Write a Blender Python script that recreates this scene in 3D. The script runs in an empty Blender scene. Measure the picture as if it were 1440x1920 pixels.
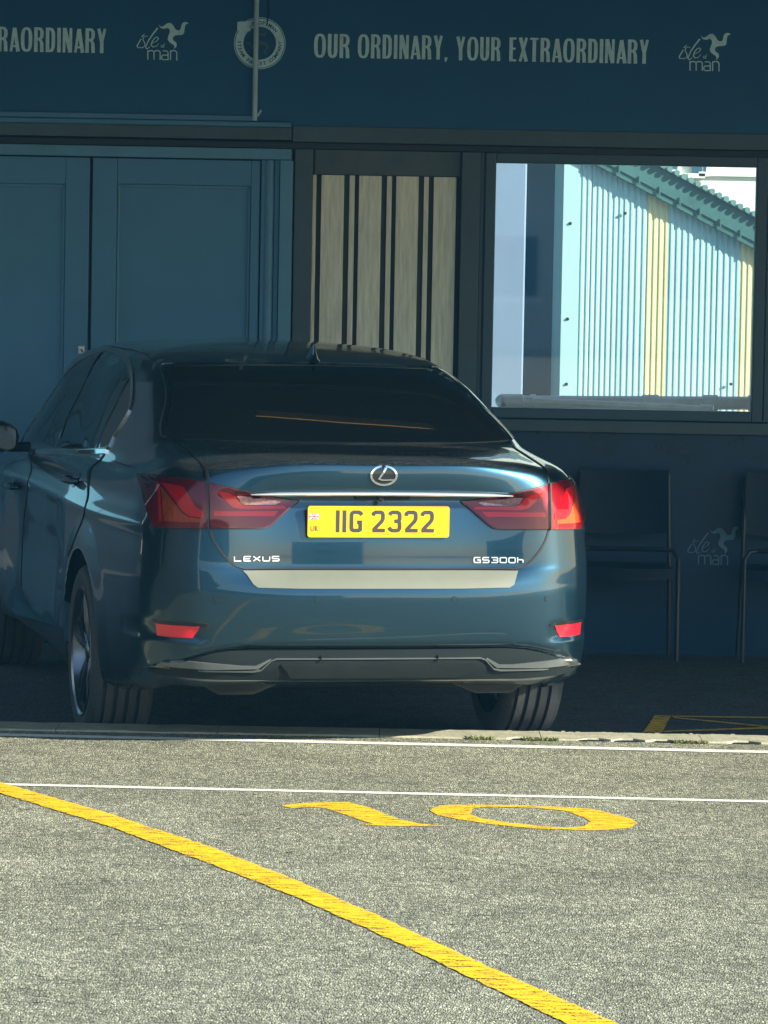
import bpy, bmesh, math, random
from math import sin, cos, tan, atan, pi, radians, sqrt, floor
from mathutils import Vector, Matrix, noise
from mathutils.bvhtree import BVHTree
from mathutils.geometry import delaunay_2d_cdt
random.seed(7)
C = bpy.context.scene.collection
scene = bpy.context.scene

# ------------------------------------------------------------------ camera, sky, sun, exposure
F = 7350.0; H = 1.79; PIT = atan(460 / 7350.0); RHO = radians(1.05)
cd = bpy.data.cameras.new('camera'); cam = bpy.data.objects.new('camera', cd); C.objects.link(cam)
scene.camera = cam
cam.location = (0, 0, H)
cd.sensor_fit = 'HORIZONTAL'; cd.sensor_width = 36.0; cd.lens = 36.0 * F / 1440.0
cd.clip_start = 0.1; cd.clip_end = 3000
cam.rotation_euler = (Matrix.Rotation(pi/2 - PIT, 3, 'X') @ Matrix.Rotation(RHO, 3, 'Z')).to_euler()
SUNV = Vector((1.9, -0.9, 1.0)).normalized()
w = bpy.data.worlds.new('World'); scene.world = w; w.use_nodes = True
nt = w.node_tree; bg = nt.nodes['Background']
sky = nt.nodes.new('ShaderNodeTexSky'); sky.sky_type = 'NISHITA'; sky.sun_disc = False
sky.sun_elevation = math.asin(SUNV.z); sky.sun_rotation = math.atan2(SUNV.x, SUNV.y)
sky.air_density = 1.3; sky.dust_density = 0.3; sky.ozone_density = 2.0
nt.links.new(sky.outputs[0], bg.inputs[0]); bg.inputs[1].default_value = 0.10
sd = bpy.data.lights.new('sun', 'SUN'); sun = bpy.data.objects.new('sun', sd); C.objects.link(sun)
sd.energy = 4.6; sd.angle = radians(0.53); sd.color = (1.0, 0.93, 0.78)
sun.rotation_euler = (-SUNV).to_track_quat('-Z', 'Y').to_euler()
vs = scene.view_settings
vs.view_transform = 'Standard'; vs.look = 'None'; vs.gamma = 1.0; vs.use_curve_mapping = False
vs.exposure = 1.5

# ------------------------------------------------------------------ helpers
def ray(px, py):
    a = (px - 720) / F; b = (py - 960) / F
    X = a*cos(RHO) + b*sin(RHO); Y = -a*sin(RHO) + b*cos(RHO)
    return Vector((X, cos(PIT) - Y*sin(PIT), -sin(PIT) - Y*cos(PIT)))
def onwall(px, py, Y):
    d = ray(px, py); t = Y / d.y; return Vector((t*d.x, Y, H + t*d.z))
RZ = 0.05   # the road lies a kerb's height above the parking bay beyond it
def onground(px, py, z=RZ):
    d = ray(px, py); t = (z - H) / d.z; return Vector((t*d.x, t*d.y, z))

def node_mat(name):
    m = bpy.data.materials.new(name); m.use_nodes = True
    return m, m.node_tree.nodes, m.node_tree.links, m.node_tree.nodes['Principled BSDF']
def mat(name, col, rough=0.5, metal=0.0, coat=0.0, var=0.0, scale=6.0, bump=0.0, bscale=60.0, spec=0.5, col2=None, stretch=(1,1,1), coatr=0.03):
    m, N, L, b = node_mat(name)
    b.inputs['Base Color'].default_value = (*col, 1); b.inputs['Roughness'].default_value = rough
    b.inputs['Metallic'].default_value = metal; b.inputs['Coat Weight'].default_value = coat
    b.inputs['Coat Roughness'].default_value = coatr
    b.inputs['Specular IOR Level'].default_value = spec
    tc = N.new('ShaderNodeTexCoord'); mp = N.new('ShaderNodeMapping'); mp.inputs['Scale'].default_value = stretch
    L.new(tc.outputs['Object'], mp.inputs[0])
    if var > 0 or col2:
        n = N.new('ShaderNodeTexNoise'); n.inputs['Scale'].default_value = scale; n.inputs['Detail'].default_value = 8; n.inputs['Roughness'].default_value = .65
        L.new(mp.outputs[0], n.inputs['Vector'])
        r = N.new('ShaderNodeValToRGB'); r.color_ramp.elements[0].position = .3; r.color_ramp.elements[1].position = .72
        c2 = col2 or tuple(min(1, c*(1+var)) for c in col)
        c1 = tuple(c*(1-var) for c in col)
        r.color_ramp.elements[0].color = (*c1, 1); r.color_ramp.elements[1].color = (*c2, 1)
        L.new(n.outputs['Fac'], r.inputs[0]); L.new(r.outputs[0], b.inputs['Base Color'])
        rr = N.new('ShaderNodeMapRange'); rr.inputs[3].default_value = max(0, rough-.08); rr.inputs[4].default_value = min(1, rough+.12)
        L.new(n.outputs['Fac'], rr.inputs[0]); L.new(rr.outputs[0], b.inputs['Roughness'])
    if bump > 0:
        n2 = N.new('ShaderNodeTexNoise'); n2.inputs['Scale'].default_value = bscale; n2.inputs['Detail'].default_value = 6
        L.new(mp.outputs[0], n2.inputs['Vector'])
        bp = N.new('ShaderNodeBump'); bp.inputs['Strength'].default_value = bump; bp.inputs['Distance'].default_value = .004
        L.new(n2.outputs['Fac'], bp.inputs['Height']); L.new(bp.outputs[0], b.inputs['Normal'])
    return m

def asphalt(name, dark, light, patch, crackcol=(.02,.02,.02)):
    m, N, L, b = node_mat(name)
    tc = N.new('ShaderNodeTexCoord')
    def noi(s, d=4, r=.6, st=None):
        n = N.new('ShaderNodeTexNoise'); n.inputs['Scale'].default_value = s; n.inputs['Detail'].default_value = d; n.inputs['Roughness'].default_value = r
        if st:
            mp = N.new('ShaderNodeMapping'); mp.inputs['Scale'].default_value = st; mp.inputs['Rotation'].default_value = (0,0,radians(-4)); L.new(tc.outputs['Object'], mp.inputs[0]); L.new(mp.outputs[0], n.inputs['Vector'])
        else: L.new(tc.outputs['Object'], n.inputs['Vector'])
        return n
    vo = N.new('ShaderNodeTexVoronoi'); vo.inputs['Scale'].default_value = 185; vm = N.new('ShaderNodeMapping'); vm.inputs['Scale'].default_value=(1,.38,1); vm.inputs['Rotation'].default_value=(0,0,.35); L.new(tc.outputs['Object'], vm.inputs[0]); L.new(vm.outputs[0], vo.inputs['Vector'])
    ramp = N.new('ShaderNodeValToRGB'); e = ramp.color_ramp.elements
    e[0].position = 0.0; e[0].color = (*[c*.65 for c in dark],1); e[1].position = 1.0; e[1].color = (*light,1)
    m1 = e.new(.45); m1.color = (*dark,1); m2 = e.new(.8); m2.color = (*[(a+b_)/2 for a,b_ in zip(dark,light)],1)
    sep = N.new('ShaderNodeSeparateColor'); L.new(vo.outputs['Color'], sep.inputs[0]); L.new(sep.outputs[0], ramp.inputs[0])
    big = noi(1.1, 6, .7); mr = N.new('ShaderNodeMapRange'); mr.inputs[1].default_value=.3; mr.inputs[2].default_value=.7; mr.inputs[3].default_value = 1-patch; mr.inputs[4].default_value = 1+patch
    L.new(big.outputs['Fac'], mr.inputs[0])
    mid = noi(7, 7, .75); mr2 = N.new('ShaderNodeMapRange'); mr2.inputs[1].default_value=.3; mr2.inputs[2].default_value=.7; mr2.inputs[3].default_value = .72; mr2.inputs[4].default_value = 1.24
    L.new(mid.outputs['Fac'], mr2.inputs[0])
    mul = N.new('ShaderNodeMath'); mul.operation='MULTIPLY'; L.new(mr.outputs[0], mul.inputs[0]); L.new(mr2.outputs[0], mul.inputs[1])
    hs = N.new('ShaderNodeMix'); hs.data_type='RGBA'; hs.blend_type='MULTIPLY'; hs.inputs[0].default_value=1
    L.new(ramp.outputs[0], hs.inputs[6]); L.new(mul.outputs[0], hs.inputs[7])
    # open joints and voids between the stones: scattered, elongated along the paving direction
    crk = noi(15, 6, .75, (1.0, 3.4, 1)); cr = N.new('ShaderNodeMapRange'); cr.inputs[1].default_value=.59; cr.inputs[2].default_value=.66
    L.new(crk.outputs['Fac'], cr.inputs[0])
    sk = noi(3.2, 3, .5, (1.0, 4.5, 1)); s1 = N.new('ShaderNodeMath'); s1.operation='SUBTRACT'; s1.inputs[1].default_value=.5; L.new(sk.outputs['Fac'], s1.inputs[0])
    s2 = N.new('ShaderNodeMath'); s2.operation='ABSOLUTE'; L.new(s1.outputs[0], s2.inputs[0]); s3 = N.new('ShaderNodeMapRange'); s3.inputs[1].default_value=.006; s3.inputs[2].default_value=.002; L.new(s2.outputs[0], s3.inputs[0])
    sm = noi(2.3, 4, .6, (1.0, 1.6, 1)); s4 = N.new('ShaderNodeMapRange'); s4.inputs[1].default_value=.50; s4.inputs[2].default_value=.56; L.new(sm.outputs['Fac'], s4.inputs[0])
    s5 = N.new('ShaderNodeMath'); s5.operation='MULTIPLY'; L.new(s3.outputs[0], s5.inputs[0]); L.new(s4.outputs[0], s5.inputs[1])
    s6 = N.new('ShaderNodeMath'); s6.operation='MAXIMUM'; L.new(s5.outputs[0], s6.inputs[0]); L.new(cr.outputs[0], s6.inputs[1]); cr = s6
    mx = N.new('ShaderNodeMix'); mx.data_type='RGBA'; L.new(cr.outputs[0], mx.inputs[0]); L.new(hs.outputs[2], mx.inputs[6]); mx.inputs[7].default_value=(*crackcol,1)
    L.new(mx.outputs[2], b.inputs['Base Color'])
    b.inputs['Roughness'].default_value = .85; b.inputs['Specular IOR Level'].default_value = .35
    fine = noi(70, 3, .6, (1,.4,1)); ad = N.new('ShaderNodeMath'); ad.operation='SUBTRACT'; L.new(fine.outputs['Fac'], ad.inputs[0])
    L.new(vo.outputs['Distance'], ad.inputs[1])
    ad2 = N.new('ShaderNodeMath'); ad2.operation='SUBTRACT'; L.new(ad.outputs[0], ad2.inputs[0]); L.new(cr.outputs[0], ad2.inputs[1])
    bp = N.new('ShaderNodeBump'); bp.inputs['Strength'].default_value = .7; bp.inputs['Distance'].default_value = .005
    L.new(ad2.outputs[0], bp.inputs['Height']); L.new(bp.outputs[0], b.inputs['Normal'])
    return m

def paint_mark(name, col, wear=.40, stretch=(4.5, 16, 1)):
    m, N, L, b = node_mat(name)
    tc = N.new('ShaderNodeTexCoord'); mp = N.new('ShaderNodeMapping'); mp.inputs['Scale'].default_value = stretch; mp.inputs['Rotation'].default_value=(0,0,radians(-5))
    L.new(tc.outputs['Object'], mp.inputs[0])
    n = N.new('ShaderNodeTexNoise'); n.inputs['Scale'].default_value = 3; n.inputs['Detail'].default_value = 10; n.inputs['Roughness'].default_value=.75
    L.new(mp.outputs[0], n.inputs['Vector'])
    n2 = N.new('ShaderNodeTexNoise'); n2.inputs['Scale'].default_value = 150; n2.inputs['Detail'].default_value = 2; L.new(tc.outputs['Object'], n2.inputs['Vector'])
    r = N.new('ShaderNodeMapRange'); r.inputs[1].default_value = wear-.05; r.inputs[2].default_value = wear+.015
    ad = N.new('ShaderNodeMath'); ad.operation='MULTIPLY_ADD'; ad.inputs[1].default_value=.40; L.new(n2.outputs['Fac'], ad.inputs[0]); 
    sb = N.new('ShaderNodeMath'); sb.operation='SUBTRACT'; sb.inputs[1].default_value=.20; L.new(n.outputs['Fac'], sb.inputs[0]); L.new(sb.outputs[0], ad.inputs[2])
    L.new(ad.outputs[0], r.inputs[0]); L.new(r.outputs[0], b.inputs['Alpha'])
    cr = N.new('ShaderNodeMapRange'); cr.inputs[1].default_value=.35; cr.inputs[2].default_value=.7; cr.inputs[3].default_value=.72; cr.inputs[4].default_value=1.12
    L.new(n.outputs['Fac'], cr.inputs[0])
    mu = N.new('ShaderNodeMix'); mu.data_type='RGBA'; mu.blend_type='MULTIPLY'; mu.inputs[0].default_value=1; mu.inputs[6].default_value=(*col,1); L.new(cr.outputs[0], mu.inputs[7])
    L.new(mu.outputs[2], b.inputs['Base Color']); b.inputs['Roughness'].default_value=.75
    bp = N.new('ShaderNodeBump'); bp.inputs['Strength'].default_value=.6; bp.inputs['Distance'].default_value=.004; L.new(ad.outputs[0], bp.inputs['Height']); L.new(bp.outputs[0], b.inputs['Normal'])
    return m

def glassy(name, tint, refl=.08, rough=.02):
    m, N, L, b = node_mat(name); N.remove(b)
    out = N['Material Output']; tr = N.new('ShaderNodeBsdfTransparent'); tr.inputs[0].default_value=(*tint,1)
    gl = N.new('ShaderNodeBsdfGlossy'); gl.inputs['Roughness'].default_value=rough
    fr = N.new('ShaderNodeFresnel'); fr.inputs[0].default_value=1.5
    ad = N.new('ShaderNodeMath'); ad.operation='ADD'; ad.inputs[1].default_value=refl; L.new(fr.outputs[0], ad.inputs[0])
    mx = N.new('ShaderNodeMixShader'); L.new(ad.outputs[0], mx.inputs[0]); L.new(tr.outputs[0], mx.inputs[1]); L.new(gl.outputs[0], mx.inputs[2]); L.new(mx.outputs[0], out.inputs[0])
    return m

def obj(name, verts, faces, material, parent=None, smooth=False, label=None, sharp=None):
    me = bpy.data.meshes.new(name); me.from_pydata([tuple(v) for v in verts], [], faces); me.update()
    if smooth: me.polygons.foreach_set('use_smooth', [True]*len(me.polygons))
    if sharp is not None and smooth: me.set_sharp_from_angle(angle=radians(sharp))
    o = bpy.data.objects.new(name, me); C.objects.link(o)
    if material: me.materials.append(material)
    if parent: o.parent = parent
    if label: o['label'] = label
    return o
def tag(o, label=None, cat=None, group=None, kind=None):
    for k, v in (('label', label), ('category', cat), ('group', group), ('kind', kind)):
        if v: o[k] = v
    return o
def empty(name, loc=(0,0,0), rz=0, label=None, cat=None, group=None):
    o = bpy.data.objects.new(name, None); C.objects.link(o); o.location = loc; o.rotation_euler = (0,0,rz); o.empty_display_size=.1
    return tag(o, label, cat, group)

class MB:
    def __init__(s): s.v=[]; s.f=[]
    def add(s, v, f):
        n=len(s.v); s.v += [Vector(p) for p in v]; s.f += [tuple(i+n for i in q) for q in f]; return s
    def box(s, x0, x1, y0, y1, z0, z1, bev=0.0):
        if bev <= 0:
            v=[(x,y,z) for x in (x0,x1) for y in (y0,y1) for z in (z0,z1)]
            return s.add(v, [(0,1,3,2),(4,6,7,5),(0,4,5,1),(2,3,7,6),(0,2,6,4),(1,5,7,3)])
        bm = bmesh.new(); bmesh.ops.create_cube(bm, size=1)
        for q in bm.verts: q.co = Vector(((x0+x1)/2+q.co.x*(x1-x0),(y0+y1)/2+q.co.y*(y1-y0),(z0+z1)/2+q.co.z*(z1-z0)))
        bmesh.ops.bevel(bm, geom=list(bm.edges), offset=bev, segments=2, affect='EDGES', profile=.5)
        bm.verts.index_update(); s.add([q.co.copy() for q in bm.verts], [tuple(q.index for q in f.verts) for f in bm.faces]); bm.free(); return s
    def tube(s, pts, r, n=8, cap=True, closed=False):
        pts=[Vector(p) for p in pts]; m=len(pts); rr = r if isinstance(r,(list,tuple)) else [r]*m
        v=[]; f=[]; up=None
        for i,p in enumerate(pts):
            if closed: t=(pts[(i+1)%m]-pts[i-1]).normalized()
            else: t=(pts[min(i+1,m-1)]-pts[max(i-1,0)]).normalized()
            if up is None:
                up = Vector((0,0,1)) if abs(t.z)<.9 else Vector((1,0,0))
            a=(up - t*up.dot(t)).normalized(); b=t.cross(a); up=a
            for k in range(n):
                an=2*pi*k/n; v.append(p+(a*cos(an)+b*sin(an))*rr[i])
        for i in range(m if closed else m-1):
            j=(i+1)%m
            for k in range(n): f.append((i*n+k, i*n+(k+1)%n, j*n+(k+1)%n, j*n+k))
        if cap and not closed: f.append(tuple(range(n))[::-1]); f.append(tuple((m-1)*n+k for k in range(n)))
        return s.add(v,f)
    def lathe(s, prof, axis='x', n=64, org=(0,0,0), closed=False):
        v=[]; f=[]; m=len(prof)
        for k in range(n):
            an=2*pi*k/n
            for (h,r) in prof:
                if axis=='x': v.append((org[0]+h, org[1]+r*cos(an), org[2]+r*sin(an)))
                elif axis=='y': v.append((org[0]+r*cos(an), org[1]+h, org[2]+r*sin(an)))
                else: v.append((org[0]+r*cos(an), org[1]+r*sin(an), org[2]+h))
        for k in range(n):
            k2=(k+1)%n
            for i in range(m-1): f.append((k*m+i,k2*m+i,k2*m+i+1,k*m+i+1))
        return s.add(v,f)
    def prism(s, poly, y0, y1):      # polygon in (x,z) extruded in y
        n=len(poly); v=[(x,y0,z) for x,z in poly]+[(x,y1,z) for x,z in poly]
        return s.add(v,[tuple(range(n)), tuple(range(2*n-1,n-1,-1))]+[(i,i+n,(i+1)%n+n,(i+1)%n) for i in range(n)])
    def build(s, name, m, parent=None, smooth=False, label=None, sharp=35):
        return obj(name, s.v, s.f, m, parent, smooth, label, sharp if smooth else None)

def inside(p,poly):
    x,y=p; c_=False; n=len(poly)
    for i in range(n):
        x1,y1=poly[i]; x2,y2=poly[i-1]
        if (y1>y)!=(y2>y) and x<(x2-x1)*(y-y1)/(y2-y1)+x1: c_=not c_
    return c_
def cen(vv,f): return (sum(vv[k].x for k in f)/len(f),sum(vv[k].y for k in f)/len(f))
# 2D stroke shapes, merged without overlaps
def stroke_polys(strokes):
    V=[]; Fc=[]
    for st in strokes:
        pts, wd = st[0], st[1]; closed = len(st)>2 and st[2]
        n=len(pts); ws = wd if isinstance(wd,(list,tuple)) else [wd]*n
        P=[Vector(p).to_2d() if len(p)>2 else Vector(p) for p in pts]; Ls=[]; Rs=[]
        for i in range(n):
            if closed: a=P[i-1]; c=P[(i+1)%n]
            else: a=P[max(i-1,0)]; c=P[min(i+1,n-1)]
            d1=(P[i]-a); d2=(c-P[i])
            if d1.length<1e-9: d1=d2
            if d2.length<1e-9: d2=d1
            d1=d1.normalized(); d2=d2.normalized(); n1=Vector((-d1.y,d1.x)); n2=Vector((-d2.y,d2.x)); mm=(n1+n2)
            mm = mm.normalized() if mm.length>1e-6 else n1
            k = 1/max(.45, mm.dot(n1)); off=mm*ws[i]/2*k
            Ls.append(P[i]+off); Rs.append(P[i]-off)
        for i in range(n if closed else n-1):
            j=(i+1)%n; b=len(V); V += [Rs[i],Rs[j],Ls[j],Ls[i]]; Fc.append([b,b+1,b+2,b+3])
    return V,Fc
def union2d(V, Fc):
    r = delaunay_2d_cdt([Vector(v) for v in V], [], Fc, 0, 1e-6)
    vv, fo, of = r[0], r[2], r[5]
    tr = [tuple(f) for f,o in zip(fo,of) if o]
    return [tuple(v) for v in vv], tr
def boundary(tris):
    cnt={}
    for t in tris:
        for i in range(len(t)):
            a,b=t[i],t[(i+1)%len(t)]; cnt[(a,b)]=cnt.get((a,b),0)+1
    return [(a,b) for (a,b) in cnt if (b,a) not in cnt]
def relief(name, V2, tris, mapf, thick, m, parent, base=-.001, smooth=False, label=None):
    """mapf(x,y) -> (point, normal); top face at 'thick', side walls down to 'base'"""
    top=[]; bot=[]
    for x,y in V2:
        p,n = mapf(x,y); top.append(p+n*thick); bot.append(p+n*base)
    ft=[]
    for t in tris:
        a,b,c = top[t[0]],top[t[1]],top[t[2]]; nn=(b-a).cross(c-a)
        ft.append(t if nn.dot(mapf(*V2[t[0]])[1])>0 else tuple(reversed(t)))
    n=len(top); be=boundary(ft); f=list(ft)+[(b,a,a+n,b+n) for a,b in be]
    return obj(name, top+bot, f, m, parent, smooth, label, 30 if smooth else None)
def ell(cx,cy,rx,ry,n=28,a0=0,a1=360): return [(cx+rx*cos(radians(a0+(a1-a0)*i/(n if abs(a1-a0)==360 else n-1))), cy+ry*sin(radians(a0+(a1-a0)*i/(n if abs(a1-a0)==360 else n-1)))) for i in range(n)]
def sell(cx,cy,rx,ry,n=32,p=.75):
    o=[]
    for i in range(n):
        t=2*pi*i/n; c,s_=cos(t),sin(t); o.append((cx+rx*math.copysign(abs(c)**p,c), cy+ry*math.copysign(abs(s_)**p,s_)))
    return o

# condensed display letters (height 1)
def glyph(ch, T=.155):
    h=T/2
    if ch=='O':
        pts=sell(.245,.5,.245-h*.95,.5-.05,36,.72); return [(pts,[T*(.62+.38*abs(cos(2*pi*i/36))) for i in range(36)],True)],.49
    if ch=='U': return [([(h,1),(h,.26),(.10,.12),(.15,.065),(.205,.05),(.26,.065),(.31,.12),(.41-h,.26),(.41-h,1)],[T,T,T*.9,T*.75,T*.7,T*.75,T*.9,T,T])],.41
    if ch=='R': return [([(h,0),(h,1)],T),([(h*.5,.955),(.18,.955),(.28,.93),(.33,.85),(.34,.74),(.325,.62),(.27,.54),(.15,.51)],[.10,.10,.12,.145,T,.145,.12,.085]),([(.20,.53),(.29,.46),(.325,.36),(.345,0)],[.10,.12,.15,T])],.42
    if ch=='D': return [([(h,0),(h,1)],T),([(h*.5,.955),(.17,.955),(.27,.92),(.325,.80),(.335,.5),(.325,.20),(.27,.08),(.17,.045),(h*.5,.045)],[.09,.10,.13,.15,T,.15,.13,.10,.09])],.415
    if ch=='I': return [([(h,0),(h,1)],T)],T
    if ch=='N': return [([(.06,0),(.06,1)],.12),([(.35,0),(.35,1)],.12),([(.075,.99),(.335,.01)],[.17,.17])],.41
    if ch=='A': return [([(.06,0),(.20,.97)],[.11,.13]),([(.215,.97),(.37,0)],[.15,.16]),([(.10,.22),(.32,.22)],.085)],.44
    if ch=='Y': return [([(.075,1),(.205,.45)],.145),([(.345,1),(.215,.45)],.12),([(.21,.50),(.21,0)],T)],.42
    if ch=='E': return [([(h,0),(h,1)],T),([(h,.955),(.30,.955)],.09),([(h,.53),(.27,.53)],.085),([(h,.045),(.31,.045)],.09)],.32
    if ch=='X': return [([(.07,1),(.34,0)],.15),([(.34,1),(.065,0)],.12)],.41
    if ch=='T': return [([(.185,0),(.185,.95)],T),([(0,.955),(.37,.955)],.09)],.37
    if ch==',': return [([(.05,.10),(.055,.03),(.03,-.09)],[.13,.13,.05])],.11
    return [],.2
def word2d(txt, gap=.085):
    S=[]; x=0
    for ch in txt:
        st,wd=glyph(ch)
        for s_ in st: S.append(([(p[0]+x,p[1]) for p in s_[0]],)+tuple(s_[1:]))
        x+=wd+(gap if ch not in 'A' else gap*.6)
    V,Fc=stroke_polys(S); V,T_=union2d(V,Fc); return V,T_,x-gap

def text2d(txt, bold=0.0):
    cu=bpy.data.curves.new('tmp','FONT'); cu.body=txt; cu.size=1; cu.align_x='CENTER'; cu.offset=bold; cu.resolution_u=3
    o=bpy.data.objects.new('tmp',cu); C.objects.link(o); dg=bpy.context.evaluated_depsgraph_get(); dg.update()
    me=bpy.data.meshes.new_from_object(o.evaluated_get(dg)); V=[(v.co.x,v.co.y) for v in me.vertices]; T_=[]
    for p in me.polygons:
        q=list(p.vertices)
        for i in range(1,len(q)-1): T_.append((q[0],q[i],q[i+1]))
    bpy.data.objects.remove(o); bpy.data.curves.remove(cu); bpy.data.meshes.remove(me); return V,T_

# ------------------------------------------------------------------ materials
M={}
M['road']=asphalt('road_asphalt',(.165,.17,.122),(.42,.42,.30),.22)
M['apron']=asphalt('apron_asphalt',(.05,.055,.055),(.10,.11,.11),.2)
M['yellow']=paint_mark('yellow_road_paint',(.86,.51,.002),.455)
M['white']=paint_mark('white_road_paint',(.78,.80,.70),.34)
M['navy']=mat('navy_panel',(.008,.085,.19),.5,var=.10,scale=1.2,bump=.1,bscale=30,spec=.3)
M['navy2']=mat('navy_lower_panel',(.006,.035,.075),.28,var=.2,scale=1.5,bump=.06,bscale=12,spec=.3)
M['letter']=mat('faded_letter_print',(.50,.74,.78),.6,var=.18,scale=22)
M['steelgrey']=mat('grey_painted_steel',(.045,.080,.095),.5,var=.22,scale=3,bump=.15,bscale=40)
M['doorpaint']=mat('blue_grey_door_paint',(.058,.195,.33),.5,var=.08,scale=2,bump=.05,bscale=90)
M['doortrim']=mat('pale_door_frame_paint',(.088,.24,.36),.5,var=.12,scale=5,bump=.05,bscale=90)
M['dark']=mat('dark_recess',(.02,.03,.035),.7,var=.2)
M['winframe']=mat('dark_window_frame',(.022,.06,.085),.4,var=.15,scale=8)
M['board']=mat('weathered_concrete_rib',(.74,.74,.60),.8,var=.22,scale=26,bump=.5,bscale=45,stretch=(2.5,1,.22))
M['groove']=mat('groove_shadow_gap',(.05,.055,.055),.8,var=.2)
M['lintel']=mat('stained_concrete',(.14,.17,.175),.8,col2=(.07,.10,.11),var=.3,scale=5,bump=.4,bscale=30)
M['pipe_w']=mat('pale_conduit',(.34,.50,.56),.5,var=.12,scale=10)
M['teal']=mat('teal_corrugated_sheet',(.42,.66,.66),.5,var=.10,scale=2,bump=.08,bscale=20,stretch=(1,1,.3))
M['yel']=mat('cream_yellow_corrugated_sheet',(.75,.72,.40),.5,var=.08,scale=2,stretch=(1,1,.3))
M['barge']=mat('green_bargeboard',(.05,.15,.14),.5,var=.25,scale=4)
M['roofrib']=mat('pale_green_roof_sheet',(.14,.28,.26),.5,var=.15,scale=8)
M['whitewall']=mat('white_render_wall',(.78,.80,.70),.7,var=.05,scale=1)
M['lav']=mat('lavender_painted_steel',(.21,.30,.42),.5,var=.06,scale=2)
M['paleblue']=mat('pale_blue_reflector',(.17,.42,.55),.5,var=.05,scale=2)
M['navysteel']=mat('navy_container_steel',(.02,.085,.14),.4,var=.2,scale=1.5)
M['galv']=mat('galvanised_pipe',(.42,.46,.45),.42,metal=.35,var=.22,scale=9,bump=.15,bscale=25)
M['pane']=glassy('window_glass',(.94,.98,.98),.055)
M['kerb']=mat('worn_concrete_kerb',(.33,.32,.23),.85,var=.25,scale=14,bump=.7,bscale=70)
M['weed']=mat('weed_leaf',(.17,.19,.07),.7,var=.3,scale=30)
M['canopy']=mat('brown_canopy_soffit',(.05,.05,.045),.7,var=.2,scale=2)
M['fascia_edge']=mat('cream_canopy_edge',(.72,.60,.38),.6)
rm,rN,rL,rb=node_mat('golden_translucent_strip'); rN.remove(rb); rt=rN.new('ShaderNodeBsdfTranslucent'); rt.inputs[0].default_value=(.85,.66,.36,1); rL.new(rt.outputs[0],rN['Material Output'].inputs[0]); M['goldstrip']=rm  # for the added strip whose glow mirrors as golden streaks on the car
M['brick']=mat('pale_far_render',(.50,.48,.42),.8,var=.1,scale=.5)
M['chair']=mat('dark_chair_plastic',(.004,.018,.036),.5,var=.15,spec=.2)
M['chairmetal']=mat('dark_chair_steel',(.012,.02,.03),.4,metal=.3)

# car paint: metallic flakes + clear coat + a light film of dust
def carpaint():
    m,N,L,b=node_mat('teal_blue_metallic_car_paint')
    b.inputs['Base Color'].default_value=(.012,.052,.088,1); b.inputs['Metallic'].default_value=.85; b.inputs['Roughness'].default_value=.30
    b.inputs['Coat Weight'].default_value=1.0; b.inputs['Coat Roughness'].default_value=.035; b.inputs['Coat IOR'].default_value=1.5
    tc=N.new('ShaderNodeTexCoord'); v=N.new('ShaderNodeTexVoronoi'); v.inputs['Scale'].default_value=900; L.new(tc.outputs['Object'],v.inputs['Vector'])
    bp=N.new('ShaderNodeBump'); bp.inputs['Strength'].default_value=.05; bp.inputs['Distance'].default_value=.0005; L.new(v.outputs['Distance'],bp.inputs['Height']); L.new(bp.outputs[0],b.inputs['Normal'])
    # dust: specks and film on upward faces
    ge=N.new('ShaderNodeNewGeometry'); sx=N.new('ShaderNodeSeparateXYZ'); L.new(ge.outputs['Normal'],sx.inputs[0])
    up=N.new('ShaderNodeMapRange'); up.inputs[1].default_value=.45; up.inputs[2].default_value=.95; up.inputs[3].default_value=.0; up.inputs[4].default_value=.16; L.new(sx.outputs[2],up.inputs[0])
    n=N.new('ShaderNodeTexNoise'); n.inputs['Scale'].default_value=160; n.inputs['Detail'].default_value=4; L.new(tc.outputs['Object'],n.inputs['Vector'])
    mr=N.new('ShaderNodeMapRange'); mr.inputs[1].default_value=.45; mr.inputs[2].default_value=.75; L.new(n.outputs['Fac'],mr.inputs[0])
    mu=N.new('ShaderNodeMath'); mu.operation='MULTIPLY'; L.new(up.outputs[0],mu.inputs[0]); L.new(mr.outputs[0],mu.inputs[1])
    df=N.new('ShaderNodeBsdfDiffuse'); df.inputs[0].default_value=(.42,.38,.30,1); mx=N.new('ShaderNodeMixShader')
    L.new(mu.outputs[0],mx.inputs[0]); L.new(b.outputs[0],mx.inputs[1]); L.new(df.outputs[0],mx.inputs[2]); L.new(mx.outputs[0],N['Material Output'].inputs[0])
    return m
M['paint']=carpaint()
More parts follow.
